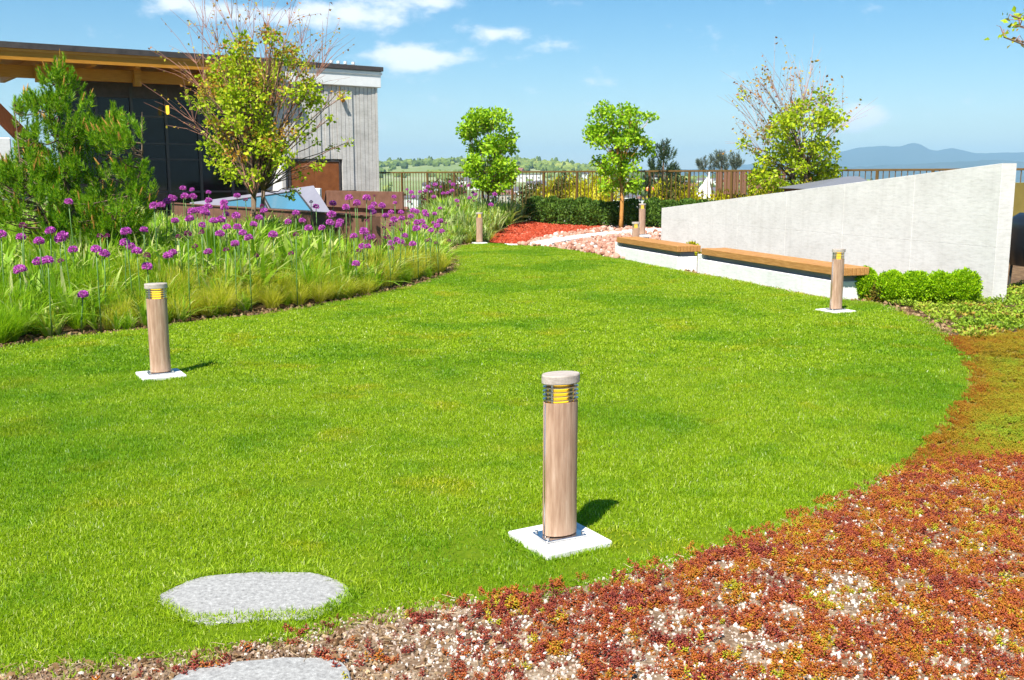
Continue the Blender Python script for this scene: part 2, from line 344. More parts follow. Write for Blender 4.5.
def npmesh(name, verts, faces, mat, smooth=False, mi=None):
    """verts (n,3), faces (m,k) with one k"""
    me = bpy.data.meshes.new(name); verts = np.asarray(verts, np.float32); faces = np.asarray(faces, np.int32)
    m, k = faces.shape
    me.vertices.add(len(verts)); me.vertices.foreach_set('co', verts.ravel())
    me.loops.add(m*k); me.loops.foreach_set('vertex_index', faces.ravel())
    me.polygons.add(m); me.polygons.foreach_set('loop_start', np.arange(0, m*k, k, dtype=np.int32)); me.polygons.foreach_set('loop_total', np.full(m, k, np.int32))
    for mt in (mat if isinstance(mat, (list, tuple)) else [mat]): me.materials.append(MATS[mt])
    if mi is not None: me.polygons.foreach_set('material_index', np.asarray(mi, np.int32))
    if smooth: me.polygons.foreach_set('use_smooth', np.ones(m, bool))
    me.update(calc_edges=True); return me
def leaves_np(P, D, size, wid=.6, fold=.25, r=None):
    """folded leaf quads: base P, direction D (n,3), size (n,)"""
    r = r or rng; n = len(P); D = D/np.linalg.norm(D, axis=1, keepdims=True)
    q = r.normal(size=(n, 3)); S = np.cross(D, q); S /= np.linalg.norm(S, axis=1, keepdims=True)+1e-9; Nn = np.cross(S, D)
    s = size[:, None]
    base = P; tip = P+D*s; mid = P+D*s*.5
    a = mid+S*s*wid*.5+Nn*s*fold; b = mid-S*s*wid*.5+Nn*s*fold
    V = np.stack([base, a, tip, b], 1).reshape(-1, 3)
    F = (np.arange(n)[:, None]*4+np.array([[0, 1, 2, 3]]))
    T = np.concatenate([F[:, [0, 1, 2]], F[:, [0, 2, 3]]])
    return V, T
def inpoly(x, y, poly):
    x = np.asarray(x); y = np.asarray(y); c = np.zeros(x.shape, bool); n = len(poly); j = n-1
    for i in range(n):
        xi, yi = poly[i][0], poly[i][1]; xj, yj = poly[j][0], poly[j][1]
        if yi != yj:
            c ^= ((yi > y) != (yj > y)) & (x < (xj-xi)*(y-yi)/(yj-yi)+xi)
        j = i
    return c
def polydist(x, y, poly, closed=True):
    d = np.full(np.shape(x), 1e9); n = len(poly)
    for i in range(n if closed else n-1):
        ax, ay = poly[i][0], poly[i][1]; bx, by = poly[(i+1) % n][0], poly[(i+1) % n][1]
        vx, vy = bx-ax, by-ay; l2 = vx*vx+vy*vy+1e-12
        t = np.clip(((x-ax)*vx+(y-ay)*vy)/l2, 0, 1); d = np.minimum(d, np.hypot(x-ax-t*vx, y-ay-t*vy))
    return d
def spline(pts, k=6, closed=False):
    out = []; n = len(pts)
    for i in range(n if closed else n-1):
        p = [pts[(i+j) % n] if closed else pts[min(max(i+j, 0), n-1)] for j in (-1, 0, 1, 2)]
        for s in range(k):
            t = s/k
            out.append(tuple(.5*((2*p[1][a])+(-p[0][a]+p[2][a])*t+(2*p[0][a]-5*p[1][a]+4*p[2][a]-p[3][a])*t*t+(-p[0][a]+3*p[1][a]-3*p[2][a]+p[3][a])*t**3) for a in (0, 1)))
    if not closed: out.append(tuple(pts[-1][:2]))
    return out
def sst(a, b, x): t = np.clip((x-a)/(b-a), 0, 1); return t*t*(3-2*t)
def vnoise(x, y, s, z=0.):
    return np.array([mnoise.noise(Vector((a*s, b*s, z))) for a, b in zip(np.ravel(x), np.ravel(y))]).reshape(np.shape(x))

def scatter(name, P, rot, scl, idx, tint, sources, label, parent=None):
    """one 'stuff' object: real meshes instanced on points by geometry nodes"""
    me = bpy.data.meshes.new(name); me.vertices.add(len(P)); me.vertices.foreach_set('co', np.asarray(P, np.float32).ravel())
    for nm, ty, key, dat in (('rot', 'FLOAT_VECTOR', 'vector', rot), ('scl', 'FLOAT', 'value', scl), ('idx', 'INT', 'value', idx), ('tint', 'FLOAT', 'value', tint)):
        a = me.attributes.new(nm, ty, 'POINT'); a.data.foreach_set(key, np.asarray(dat, np.int32 if ty == 'INT' else np.float32).ravel())
    me.update()
    o = obj(name, me, parent); tag(o, label, None, None, 'stuff')
    c = bpy.data.collections.new(name+'_pieces')
    for i, s in enumerate(sources):
        q = bpy.data.objects.new('%s_piece_%02d' % (name, i), s); c.objects.link(q)
    g = bpy.data.node_groups.new(name+'_nodes', 'GeometryNodeTree')
    g.interface.new_socket('Geometry', in_out='INPUT', socket_type='NodeSocketGeometry'); g.interface.new_socket('Geometry', in_out='OUTPUT', socket_type='NodeSocketGeometry')
    N = g.nodes; L = g.links; gi = N.new('NodeGroupInput'); go = N.new('NodeGroupOutput')
    ip = N.new('GeometryNodeInstanceOnPoints'); ci = N.new('GeometryNodeCollectionInfo')
    ci.inputs['Collection'].default_value = c; ci.inputs['Separate Children'].default_value = True; ci.inputs['Reset Children'].default_value = True
    def na(n, t):
        q = N.new('GeometryNodeInputNamedAttribute'); q.data_type = t; q.inputs['Name'].default_value = n; return q.outputs['Attribute']
    L.new(gi.outputs[0], ip.inputs['Points']); L.new(ci.outputs[0], ip.inputs['Instance']); ip.inputs['Pick Instance'].default_value = True
    L.new(na('idx', 'INT'), ip.inputs['Instance Index']); L.new(na('scl', 'FLOAT'), ip.inputs['Scale'])
    e = N.new('FunctionNodeEulerToRotation'); L.new(na('rot', 'FLOAT_VECTOR'), e.inputs[0]); L.new(e.outputs[0], ip.inputs['Rotation'])
    L.new(ip.outputs[0], go.inputs[0])
    md = o.modifiers.new('scatter', 'NODES'); md.node_group = g
    return o
def rz_rot(n, tilt=.0):
    r = np.zeros((n, 3)); r[:, 2] = rng.uniform(0, 2*math.pi, n)
    if tilt: r[:, :2] = rng.normal(0, tilt, (n, 2))
    return r

# ------------------------------------------------------------------ layout
LAWN_PX = [(-60, 362), (0, 350), (60, 340), (140, 330), (230, 318), (300, 309), (370, 296), (430, 282), (455, 272), (461, 262), (457, 251), (470, 244.5), (500, 243.5), (540, 246), (580, 251), (614, 258),
           (680, 271), (750, 284), (829, 299), (862, 301), (885, 307), (920, 322), (950, 345), (966, 370), (965, 390), (945, 417), (915, 450), (890, 474), (850, 496), (780, 527), (700, 553), (640, 570),
           (560, 589), (480, 600), (400, 609), (330, 624), (250, 645), (130, 660), (0, 668), (-80, 672)]
LAWN = spline([gnd(u, v)[:2] for u, v in LAWN_PX], 4, True)
WE = gnd(992, 300.5)                        # near front corner of the concrete wall
WD = Vector((-.323, 1, 0)).normalized()     # its direction, away from the camera
WN = Vector((-WD.y, WD.x, 0))               # towards the lawn
WN = WN if WN.x < 0 else -WN
def height(x, y):
    x = np.asarray(x, float); y = np.asarray(y, float)
    ins = inpoly(x, y, LAWN); d = np.where(ins, 0, polydist(x, y, LAWN))
    amp = .46-.20*sst(-1.5, 1.5, x)
    side = (x-WE.x)*WN.x+(y-WE.y)*WN.y        # >0 on the lawn side of the wall
    m = sst(8.3, 9.6, y)*sst(1.0, 3.2, side+np.where(y > 24, 6, 0))
    return amp*m*sst(0, 4.0, d)
def hz(x, y): return float(height(np.array([x]), np.array([y]))[0])
RL0 = pxat(377, 172, 37.2); RDIR = Vector((.743, -.669, 0)).normalized()      # railing line
RTOP = RL0.z
def railpt(s): return Vector((RL0.x+RDIR.x*s, RL0.y+RDIR.y*s, 0))
RN = Vector((-RDIR.y, RDIR.x, 0)); RN = RN if RN.y > 0 else -RN              # outwards

# ------------------------------------------------------------------ setting
def ground_grid():
    xs = np.arange(-26, 20.01, .25); ys = np.arange(.25, 46.01, .25)
    X, Y = np.meshgrid(xs, ys); Z = height(X, Y)
    Z = Z+.018*vnoise(X, Y, 1.7)+.012*vnoise(X, Y, 5.)
    ins = inpoly(X, Y, LAWN); dl = polydist(X, Y, LAWN); Z = np.where(ins | (dl < .5), -.05, Z-.03)
    rl = (X-RL0.x)*RN.x+(Y-RL0.y)*RN.y
    nx = len(xs); I = np.arange(X.size).reshape(X.shape)
    F = np.stack([I[:-1, :-1], I[:-1, 1:], I[1:, 1:], I[1:, :-1]], -1)
    keep = (rl[:-1, :-1] < .1)
    me = npmesh('soil_ground', np.stack([X, Y, Z], -1).reshape(-1, 3), F[keep], 'soil', True)
    tag(obj('soil_ground', me), 'brown bare soil and bark of the planting beds', None, None, 'structure')
ground_grid()
def sheet(name, poly, z, mat, label, zf=None):
    # fan-free triangulation by a fine grid clipped to the polygon: rim from the polygon itself
    import bmesh
    bm = bmesh.new(); vs = [bm.verts.new((p[0], p[1], 0)) for p in poly]; f = bm.faces.new(vs)
    bmesh.ops.triangulate(bm, faces=[f])
    if zf:
        bmesh.ops.subdivide_edges(bm, edges=[e for e in bm.edges if e.calc_length() > .8], cuts=3, use_grid_fill=True)
        bmesh.ops.triangulate(bm, faces=bm.faces[:])
    for v in bm.verts: v.co.z = z+(zf(v.co.x, v.co.y) if zf else 0)
    bmesh.ops.recalc_face_normals(bm, faces=bm.faces[:])
    me = bpy.data.meshes.new(name); bm.to_mesh(me); bm.free(); me.materials.append(MATS[mat])
    if me.polygons and me.polygons[0].normal.z < 0: me.flip_normals()
    o = obj(name, me); tag(o, label, None, None, 'structure'); return o
sheet('lawn', LAWN, 0.0, 'lawn_soil', 'bright green mown lawn')
# sedum bed in front and to the right of the lawn
SED_PX = [(-80, 668), (0, 664), (130, 656), (250, 640), (330, 619), (400, 604), (480, 595), (560, 584), (640, 565), (700, 548), (780, 522), (850, 491), (893, 470), (960, 462), (1030, 455), (1120, 460)]
SEDUM = [tuple(gnd(u, v)[:2]) for u, v in SED_PX]+[(4.6, 1.0), (-3.2, 1.0)]
sheet('sedum_bed_ground', SEDUM, -.004, 'pumice_soil', 'tan pumice soil under the red sedum')
MOSS_PX = [(893, 470), (915, 450), (945, 417), (965, 390), (966, 370), (950, 345), (938, 334), (975, 338), (1030, 330), (1200, 335), (1300, 470), (1120, 460), (1030, 455), (960, 462)]
MOSS = [tuple(gnd(u, v)[:2]) for u, v in MOSS_PX]
sheet('moss_bed_ground', MOSS, -.009, 'moss_soil', 'olive and orange mossy ground beside the lawn')
CREEP_PX = [(856, 298), (885, 305), (920, 321), (940, 335), (975, 338), (1030, 330), (1200, 335), (1200, 285), (1012, 285), (1006, 298), (990, 301), (930, 297)]
CREEP = [tuple(gnd(u, v)[:2]) for u, v in CREEP_PX]
def hpx(u, v):
    z = 0
    for _ in range(6): p = gnd(u, v, z); z = .5*z+.5*hz(p.x, p.y)
    return gnd(u, v, z)
MUL_PX = [(490, 243), (494, 236), (506, 228), (525, 222), (560, 221), (600, 225), (612, 229), (585, 233), (560, 236), (535, 241), (520, 245)]
MUL = spline([tuple(hpx(u, v)[:2]) for u, v in MUL_PX], 3, True)
sheet('red_mulch_bed', MUL, .03, 'red_mulch', 'brick red mulch patch beyond the far end of the lawn', hz)
STO_PX = [(517, 246), (535, 240), (560, 235), (590, 231), (612, 227), (640, 226), (690, 228), (690, 245), (660, 262), (616, 259), (580, 251.5), (548, 247)]
STO = [tuple(hpx(u, v)[:2]) for u, v in STO_PX]

# lower terrace beyond the railing, pale paving; distant land
def terrace():
    a, b = railpt(-3)+RN*.25, railpt(36)+RN*.25
    p = [a, b, b+RN*9, a+RN*9]
    m = MB(); m.prism([(q.x, q.y) for q in p], -24, -.05)
    tag(m.build('pavement', 'pale_paving'), 'pale concrete paving beyond the railing', None, None, 'structure')
    m = MB(); p = [a, b, b+RN*-.22, a+RN*-.22]; m.prism([(q.x, q.y) for q in reversed(p)], -.3, .42)
    tag(m.build('kerb', 'pale_paving'), 'concrete kerb carrying the railing', None, None, 'structure')
terrace()
def azf(x, y): return x/np.maximum(y, 1)
def landz(x, y):
    d = np.hypot(x, y); a = azf(x, y)
    hill = (47-28*sst(-.05, .20, a)-10*sst(.2, .5, a))*sst(500, 1650, d)
    return -26+hill+5*np.sin(x*.004+1)*sst(600, 1500, d)+3*np.sin(x*.011+y*.005)*sst(600, 1500, d)-hill*.4*sst(1900, 4000, d)
def far_land():
    rs = np.concatenate([np.linspace(48, 2200, 60), np.linspace(2400, 14000, 20)]); th = np.linspace(-1.0, 1.0, 121)
    Rr, T = np.meshgrid(rs, th, indexing='ij'); X = Rr*np.sin(T); Y = Rr*np.cos(T); Z = landz(X, Y)
    I = np.arange(X.size).reshape(X.shape); F = np.stack([I[:-1, :-1], I[:-1, 1:], I[1:, 1:], I[1:, :-1]], -1).reshape(-1, 4)
    tag(obj('far_land', npmesh('far_land', np.stack([X, Y, Z], -1).reshape(-1, 3), F, 'far_ground', True)), 'distant green valley and hillside', None, None, 'structure')
    m = MB(); m.add([(-14000, -9000, -27), (14000, -9000, -27), (14000, 14000, -27), (-14000, 14000, -27)], [(0, 1, 2, 3)])
    tag(m.build('ground', 'far_ground'), 'low land reaching to the horizon', None, None, 'structure')
far_land()
def mountains():
    prof = [(560, 177), (640, 172), (700, 168), (760, 163), (800, 157), (838, 151), (855, 147.5), (872, 145.5), (893, 146.5), (900, 144), (906, 143), (913, 145), (920, 149.5), (930, 151), (938, 149), (946, 147.8), (955, 150.5), (968, 153), (985, 153), (1005, 152.2), (1024, 151), (1080, 149), (1150, 153), (1240, 150), (1350, 158)]
    us = np.linspace(560, 1350, 200); vs = np.interp(us, [p[0] for p in prof], [p[1] for p in prof])
    vs = vs+1.0*vnoise(us, us*0, .05)+.5*vnoise(us, us*0, .17)
    for k, (D, dv, nm, lb) in enumerate(((9500, 0, 'mountain_range', 'hazy blue mountain range on the horizon'), (6500, 12, 'foothills', 'darker blue foothills below the mountains'))):
        rows = []
        for t in np.linspace(0, 1, 14):
            Y = D*(1-.22*t)
            vv = (vs if k == 0 else 164-2.5*np.sin(us*.021)-2.2*vnoise(us, us*0+3, .03)-1.0*vnoise(us, us*0+5, .11)+sst(840, 700, us)*8+sst(900, 1000, us)*-1)
            top = np.array([pxat(u, v, D).z for u, v in zip(us, vv)])
            X = (us-512)/FPX*Y*1.0
            Z = -28+(top+28)*(1-t)**1.3*(1+.25*vnoise(us*.02, us*0+t*6, 1.)*t)
            rows.append(np.stack([X, np.full_like(X, Y)+150*vnoise(us*.03, us*0+t*3, 1.), Z], -1))
        V = np.stack(rows); n, mm = V.shape[:2]; I = np.arange(n*mm).reshape(n, mm)
        F = np.stack([I[:-1, 1:], I[:-1, :-1], I[1:, :-1], I[1:, 1:]], -1).reshape(-1, 4)
        tag(obj(nm, npmesh(nm, V.reshape(-1, 3), F, 'mountain_rock', True)), lb, None, None, 'structure')
mountains()
def haze():
    m = MB(); m.box(-14500, 14500, -9500, 14500, -60, 420)
    mt, nt, N, L = ntree('haze_air'); o = N.new('ShaderNodeOutputMaterial'); p = N.new('ShaderNodeVolumePrincipled')
    p.inputs['Color'].default_value = (.45, .76, 1.0, 1); p.inputs['Density'].default_value = 1.2e-4; p.inputs['Anisotropy'].default_value = 0.0; mt.cycles.volume_sampling = 'DISTANCE'
    L.new(p.outputs[0], o.inputs['Volume'])
    h = m.build('haze', 'haze_air'); tag(h, 'pale blue haze over the far land', None, None, 'stuff')
haze()

# ------------------------------------------------------------------ building
BA = math.atan2(.586, .81)
BC = pxat(379, 178, 36.0); BC.z = 0
bld = thing('garden_pavilion', BC, 'timber roofed pavilion with dark glass front and grey board-marked concrete end', 'building', rz=BA)
BX = Vector((math.cos(BA), math.sin(BA), 0)); BY = Vector((-math.sin(BA), math.cos(BA), 0))
def bloc(u, v, yb=0.0):
    """pixel -> building-local x, z on the plane local y = yb"""
    P = onplane(u, v, BC+BY*yb, BY); q = P-BC
    return q.dot(BX), P.z
def building():
    x0 = bloc(280, 120)[0]; zt = bloc(379, 88)[1]; ztop = bloc(379, 71)[1]
    dx0, dz = bloc(290.5, 161.5); dx1 = bloc(339, 161.5)[0]
    # concrete end block: core, then board-marked strips each cast a little differently
    m = MB(); m.box(x0+.06, -.06, .12, 7, -.2, zt); core = m.build('wall', 'board_concrete', bld)
    x = x0; k = 0; rr = random.Random(3)
    while x < -.02:
        w = min(rr.uniform(.12, .17), -x); pr = rr.uniform(0, .05)
        z0 = dz+.1 if (x+w > dx0-.05 and x < dx1+.05) else -.2
        m = MB(); m.box(x, x+w-.016, -pr, .14, z0, zt-.002*k % .01); m.build('board', 'board_concrete', core); x += w; k += 1
    y = .03
    while y < 1.7:                                    # return beside the glass; sunlight on it is put in as paler concrete
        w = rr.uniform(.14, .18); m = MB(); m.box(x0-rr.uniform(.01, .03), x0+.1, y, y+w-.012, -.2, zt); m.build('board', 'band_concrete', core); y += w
    m = MB(); m.box(x0-.1, .1, -.12, 7.1, zt+.002, ztop-.03, bev=.02); m.box(x0-.13, .13, -.15, 7.12, ztop-.16, ztop-.06); m.build('parapet', 'band_concrete', bld)
    m = MB(); m.box(x0-.14, .16, -.2, 7.2, ztop-.03, ztop+.12, bev=.01); m.build('parapet_cap', 'roof_cap', bld)
    d = MB(); d.box(dx0, (dx0+dx1)/2-.006, .02, .08, -.1, dz, bev=.01); dd = d.build('door', 'door_rust', bld)
    h = MB(); h.tube([((dx0+dx1)/2-.07, -.03, .95), ((dx0+dx1)/2-.07, -.03, 1.2)], .014, 8); h.build('handle', 'steel', dd)
    d = MB(); d.box((dx0+dx1)/2+.006, dx1, .02, .08, -.1, dz, bev=.01); d.build('door', 'door_rust', bld)
    f = MB(); f.box(dx0-.06, dx0, 0, .12, -.1, dz+.06); f.box(dx1, dx1+.06, 0, .12, -.1, dz+.06); f.box(dx0, dx1, 0, .12, dz+.001, dz+.06); f.build('door_frame', 'roof_cap', bld)
    # wall lamp
    lx, lz = bloc(340, 97)
    m = MB(); m.box(lx-.06, lx+.06, -.16, -.04, lz-.05, lz+.09, bev=.015); m.tube([(lx, -.1, lz-.05), (lx+.02, -.2, lz-.14)], [.05, .075], 10); m.build('wall_lamp', 'fascia_wood', bld)
    for u in (338, 345, 352, 360):
        vx, _ = bloc(u, 66); m = MB(); m.tube([(vx, .5, ztop+.1), (vx, .5, ztop+.20), (vx, .5, ztop+.22), (vx, .5, ztop+.30)], [.04, .04, .06, .06], 10); m.build('roof_vent', 'white_paint', bld)
    # timber roof
    X0 = -20.; zc = bloc(0, 43.5)[1]
    zc2 = ztop+.1
    def rz_(x): return zc2+(zc-zc2)*(x-x0)/(bloc(0, 43)[0]-x0)
    def slab(name, mat, xa, xb, ya, yb, za, zb, par=bld):
        m = MB(); m.add([(xa,ya,rz_(xa)+za),(xb,ya,rz_(xb)+za),(xb,yb,rz_(xb)+za),(xa,yb,rz_(xa)+za),(xa,ya,rz_(xa)+zb),(xb,ya,rz_(xb)+zb),(xb,yb,rz_(xb)+zb),(xa,yb,rz_(xa)+zb)],
                        [(0,3,2,1),(4,5,6,7),(0,1,5,4),(1,2,6,5),(2,3,7,6),(3,0,4,7)]); return m.build(name, mat, par)
    xr = x0-.145
    roof = slab('roof', 'roof_cap', X0, xr, -.62, 7.2, -.12, 0)
    slab('roof_edge', 'roof_cap', X0, xr, -.66, -.625, -.17, -.012, roof)
    slab('fascia_board', 'fascia_wood', X0, xr, -.58, -.50, -.48, -.122, roof)
    slab('fascia_trim', 'soffit_wood', X0, xr, -.605, -.582, -.24, -.124, roof)
    nb = 16
    for i in range(nb):                              # soffit planks
        ya = -.49+i*.42; slab('soffit_plank', 'soffit_wood', X0, xr, ya, ya+.40, -.20, -.125, roof)
    slab('eave_beam', 'fascia_wood', X0, xr, .25, .42, -.88, -.53, roof)
    for u in (138, 232, 40):
        bx, _ = bloc(u, 75); slab('bracket', 'fascia_wood', bx-.1, bx+.1, .02, .245, -1.0, -.5, roof)
    for i in range(12):
        xx = -19.6+i*1.25
        if xx < xr-.3: slab('rafter', 'soffit_wood', xx, xx+.14, -.45, 6.8, -.52, -.205, roof)
    # glass front
    gx0 = bloc(62, 150, 1.6)[0]; gx1 = x0-.05; gy = 1.6; n = 6; zh = 4.45
    slab('header', 'roof_cap', gx0, gx1, gy-.05, gy+.25, -1.25, -.53)
    w = (gx1-gx0)/n; lev = [0, 1.2, 2.25, 2.75, 3.6, zh]
    for i in range(n+1):
        m = MB(); m.box(gx0+i*w-.045, gx0+i*w+.045, gy-.06, gy+.08, -.1, zh+.05); m.build('mullion', 'mullion', bld)
    for i in range(n):
        for j in range(len(lev)-1):
            m = MB(); m.box(gx0+i*w+.047, gx0+(i+1)*w-.047, gy, gy+.02, lev[j]+.03, lev[j+1]-.03)
            p = m.build('pane', 'dark_glass', bld); p.rotation_euler = (0, 0, 0)
        for z in lev:
            m = MB(); m.box(gx0+i*w+.046, gx0+(i+1)*w-.046, gy-.04, gy+.06, z-.028, z+.028); m.build('transom', 'mullion', bld)
    m = MB(); m.box(gx0+.05, gx1, gy+.3, gy+.36, -.1, 5.0); m.build('inner_wall', 'mullion', bld)
    # lit pendant lamp seen near the glass
    lx, lz = bloc(167.5, 110, 1.2); m = MB(); m.tube([(lx, 1.2, lz-.14), (lx, 1.2, lz-.1), (lx, 1.2, lz+.14)], [.03, .05, .05], 10); q = m.build('pendant_lamp', 'amber_lens', bld)
    m = MB(); m.tube([(lx, 1.2, lz+.17), (lx, 1.2, 5.1)], .012, 6); m.build('cord', 'mullion', q)
    # diagonal timber strut and concrete pier at the left end
    a = bloc(-16, 98, .4); b = bloc(44, 158, .4)
    m = MB(); A = Vector((a[0], .4, a[1])); B = Vector((b[0], .4, b[1])); d = (B-A).normalized(); s = Vector((d.z, 0, -d.x))*.2
    V = []
    for p in (A, B):
        for (e, yy) in ((-1, -.14), (1, -.14), (1, .14), (-1, .14)): V.append(p+s*e+Vector((0, yy, 0)))
    m.add(V, [(3,2,1,0),(4,5,6,7),(0,1,5,4),(1,2,6,5),(2,3,7,6),(3,0,4,7)]); m.build('strut', 'strut_wood', bld)
    px0 = bloc(-30, 150, .3)[0]; px1 = bloc(9, 150, .3)[0]; zz = bloc(5, 138, .3)[1]
    m = MB(); m.box(px0, px1, -.1, .7, -.2, zz, bev=.03); m.build('pier', 'bench_concrete', bld)
    m = MB(); m.box(px1+.3, gx0-.1, 5.0, 5.15, -.2, 2.3); m.build('back_wall', 'board_concrete', bld)
building()

# ------------------------------------------------------------------ weathering steel planters and skylight
def planters():
    zt = 1.0
    A = gnd(172, 203.5, zt); B = gnd(369, 216.5, zt)
    d = (B-A); L = math.hypot(d.x, d.y); rz = math.atan2(d.y, d.x)
    t = thing('planter_wall', (A.x, A.y, 0), 'long low brown steel planter wall in front of the slanted skylight', 'planter', 'brown steel planters', rz)
    n = 5
    for i in range(n):
        m = MB(); m.box(i*L/n+.004, (i+1)*L/n-.004, 0, .06, -.1, zt, bev=.006); m.build('panel', 'corten', t)
    m = MB(); m.box(0, L, -.03, .12, zt+.001, zt+.02); m.build('coping', 'corten', t)
    m = MB(); m.box(L-.06, L-.002, .064, .22, -.1, zt-.002); m.build('end_panel', 'corten', t)
    # rear planter
    A2 = pxat(326, 190.5, 33.); B2 = pxat(402, 190.5, 30.); d2 = B2-A2; L2 = math.hypot(d2.x, d2.y)
    t2 = thing('planter_box', (A2.x, A2.y, 0), 'brown steel planter box below the rusty door, by the railing', 'planter', 'brown steel planters', math.atan2(d2.y, d2.x))
    m = MB(); m.box(0, L2, 0, .08, .72, A2.z, bev=.008); m.build('upper_panel', 'corten', t2)
    m = MB(); m.box(0, L2, .1, .16, -.1, .719); m.build('lower_panel', 'corten', t2)
    m = MB(); m.box(.002, L2-.002, .082, .16, A2.z-.12, A2.z-.05); m.build('soil', 'soil', t2)
    m = MB(); m.add([(-.002, 0, A2.z), (-.002, 1.2, A2.z), (-.5, 1.2, -.1), (-.5, 0, -.1), (-.05, 0, A2.z-.02), (-.05, 1.2, A2.z-.02), (-.55, 1.2, -.1), (-.55, 0, -.1)],
                    [(0,1,2,3),(7,6,5,4),(0,4,5,1),(3,2,6,7),(0,3,7,4),(1,5,6,2)]); m.build('side_panel', 'corten', t2)
    # skylight
    P1 = pxat(190, 202.5, 27.6); P2 = pxat(313.5, 185.5, 22.6); P3 = gnd(331, 213.0, .95); P4 = gnd(196, 205.5, 1.02)
    sk = thing('skylight', (P3.x, P3.y, 0), 'slanted grey metal skylight with two blue glass panes behind planter wall', 'skylight')
    o = Vector((P3.x, P3.y, 0)); N = (P2-P1).cross(P3-P1).normalized(); N = N if N.z > 0 else -N
    P4 = onplane(188, 206, P1, N)
    def low(p, z=.3): return Vector((p.x, p.y, z))
    m = MB(); V = [P1-o, P2-o, P3-o, P4-o]+[low(p)-o for p in (P1, P2, P3, P4)]
    m.add(V, [(0,1,2,3),(4,7,6,5),(0,4,5,1),(1,5,6,2),(2,6,7,3),(3,7,4,0)]); m.build('frame', 'skylight_metal', sk)
    for q in ([(264, 196.3), (297, 191.3), (313, 211.8), (271, 209.3)], [(222, 202.2), (261.5, 196.7), (268, 209.1), (226, 206.8)]):
        pts = [onplane(u, v, P1+N*.012, N)-o for u, v in q]; b = [p-N*.03 for p in pts]
        m = MB(); m.add(pts+b, [(0,1,2,3),(7,6,5,4),(0,4,5,1),(1,5,6,2),(2,6,7,3),(3,7,4,0)]); pn = m.build('pane', 'sky_glass', sk)
        g = MB()
        for i in range(4):
            a, c = pts[i]+N*.008, pts[(i+1) % 4]+N*.008; g.tube([a, c], .022, 4)
        g.build('gasket', 'mullion', pn)
    a = pxat(314.5, 186, 22.9)-o; c = pxat(321, 198.5, 22.9)-o
    m = MB(); m.box(a.x, c.x, a.y-.1, a.y+.1, .4, a.z-.05, bev=.01); m.build('upstand', 'white_paint', sk)
planters()

# ------------------------------------------------------------------ concrete wedge wall
def wedge_wall():
    a = WE; s_of = lambda u: None
    # left end at u = 661
    def at_u(u):
        lo, hi = 0., 30.
        for _ in range(60):
            mid = (lo+hi)/2; p = a+WD*mid
            if proj((p.x, p.y, .8))[0] > u: lo = mid
            else: hi = mid
        return lo
    L = at_u(661.5); pl = a+WD*L
    zR = pxat(996, 163.2, a.y).z; zL = pxat(661.5, 208, pl.y).z
    t = thing('garden_wall', (a.x, a.y, 0), 'pale cast concrete garden wall whose top slopes down to the far end', 'wall', rz=math.atan2(WD.y, WD.x))
    TH = .24; jz = .72; n = 6
    sgn = 1 if WN.dot(Vector((-WD.y, WD.x, 0))) > 0 else -1       # local +y side of the lawn face
    def top(x): return zR+(zL-zR)*x/L
    def piece(x0, x1, z0, zz):
        """front panel: chamfered slab, y=0 the lawn face"""
        b = .003; m = MB(); V = []
        for (k, y) in ((b, 0), (0, b), (0, TH-b), (b, TH)):
            ya = -sgn*y
            V += [(x0+k, ya, z0+k), (x1-k, ya, z0+k), (x1-k, ya, zz(x1)-k), (x0+k, ya, zz(x0)-k)]
        F = [(0,1,2,3), (15,14,13,12)]
        for r in range(3):
            for i in range(4): j = (i+1) % 4; F.append((r*4+j, r*4+i, r*4+4+i, r*4+4+j))
        m.add(V, F); return m.build('panel', 'wall_concrete', t)
    for i in range(n):
        x0, x1 = i*L/n+(.0005 if i else 0), (i+1)*L/n-.0005
        piece(x0, x1, -.12, lambda x: jz-.0004); piece(x0, x1, jz+.0004, top)
    return L, top
WALL_L, wall_top = wedge_wall()

# ------------------------------------------------------------------ benches
def bench(name, pf, pr, seat_px, label):
    """pf far front corner, pr near front corner of the concrete base (ground)"""
    d = pr-pf; L = math.hypot(d.x, d.y); rz = math.atan2(d.y, d.x)
    t = thing(name, (pf.x, pf.y, 0), label, 'bench', 'benches along the lawn', rz)
    W = .40
    m = MB(); m.box(0, L, 0, W, -.05, .245, bev=.008); m.build('base', 'bench_concrete', t)
    m = MB(); m.box(0, .17, .002, W-.002, .2455, .325, bev=.006); m.build('end_block', 'bench_concrete', t)
    m = MB(); m.box(.25, L-.02, .07, W-.05, .2455, .33); m.build('support_rail', 'skylight_metal', t)
    n = 7; w = .47/n; xs0, xs1 = seat_px
    for i in range(n):
        m = MB(); e = random.uniform(-.004, .004); m.box(xs0+e, L+xs1+e, -.03+i*w+.003, -.03+(i+1)*w-.003, .331, .44+random.uniform(-.002, .002), bev=.005)
        m.build('slat', 'bench_wood', t)
    return t
bench('bench', gnd(614.5, 257.5), gnd(677, 270.2), (.17, .05), 'shorter timber slat bench on concrete base at far end of wall')
bench('bench', gnd(697, 272.3), gnd(836, 299.4), (.19, .10), 'long timber slat bench on concrete base beside the round green shrubs')

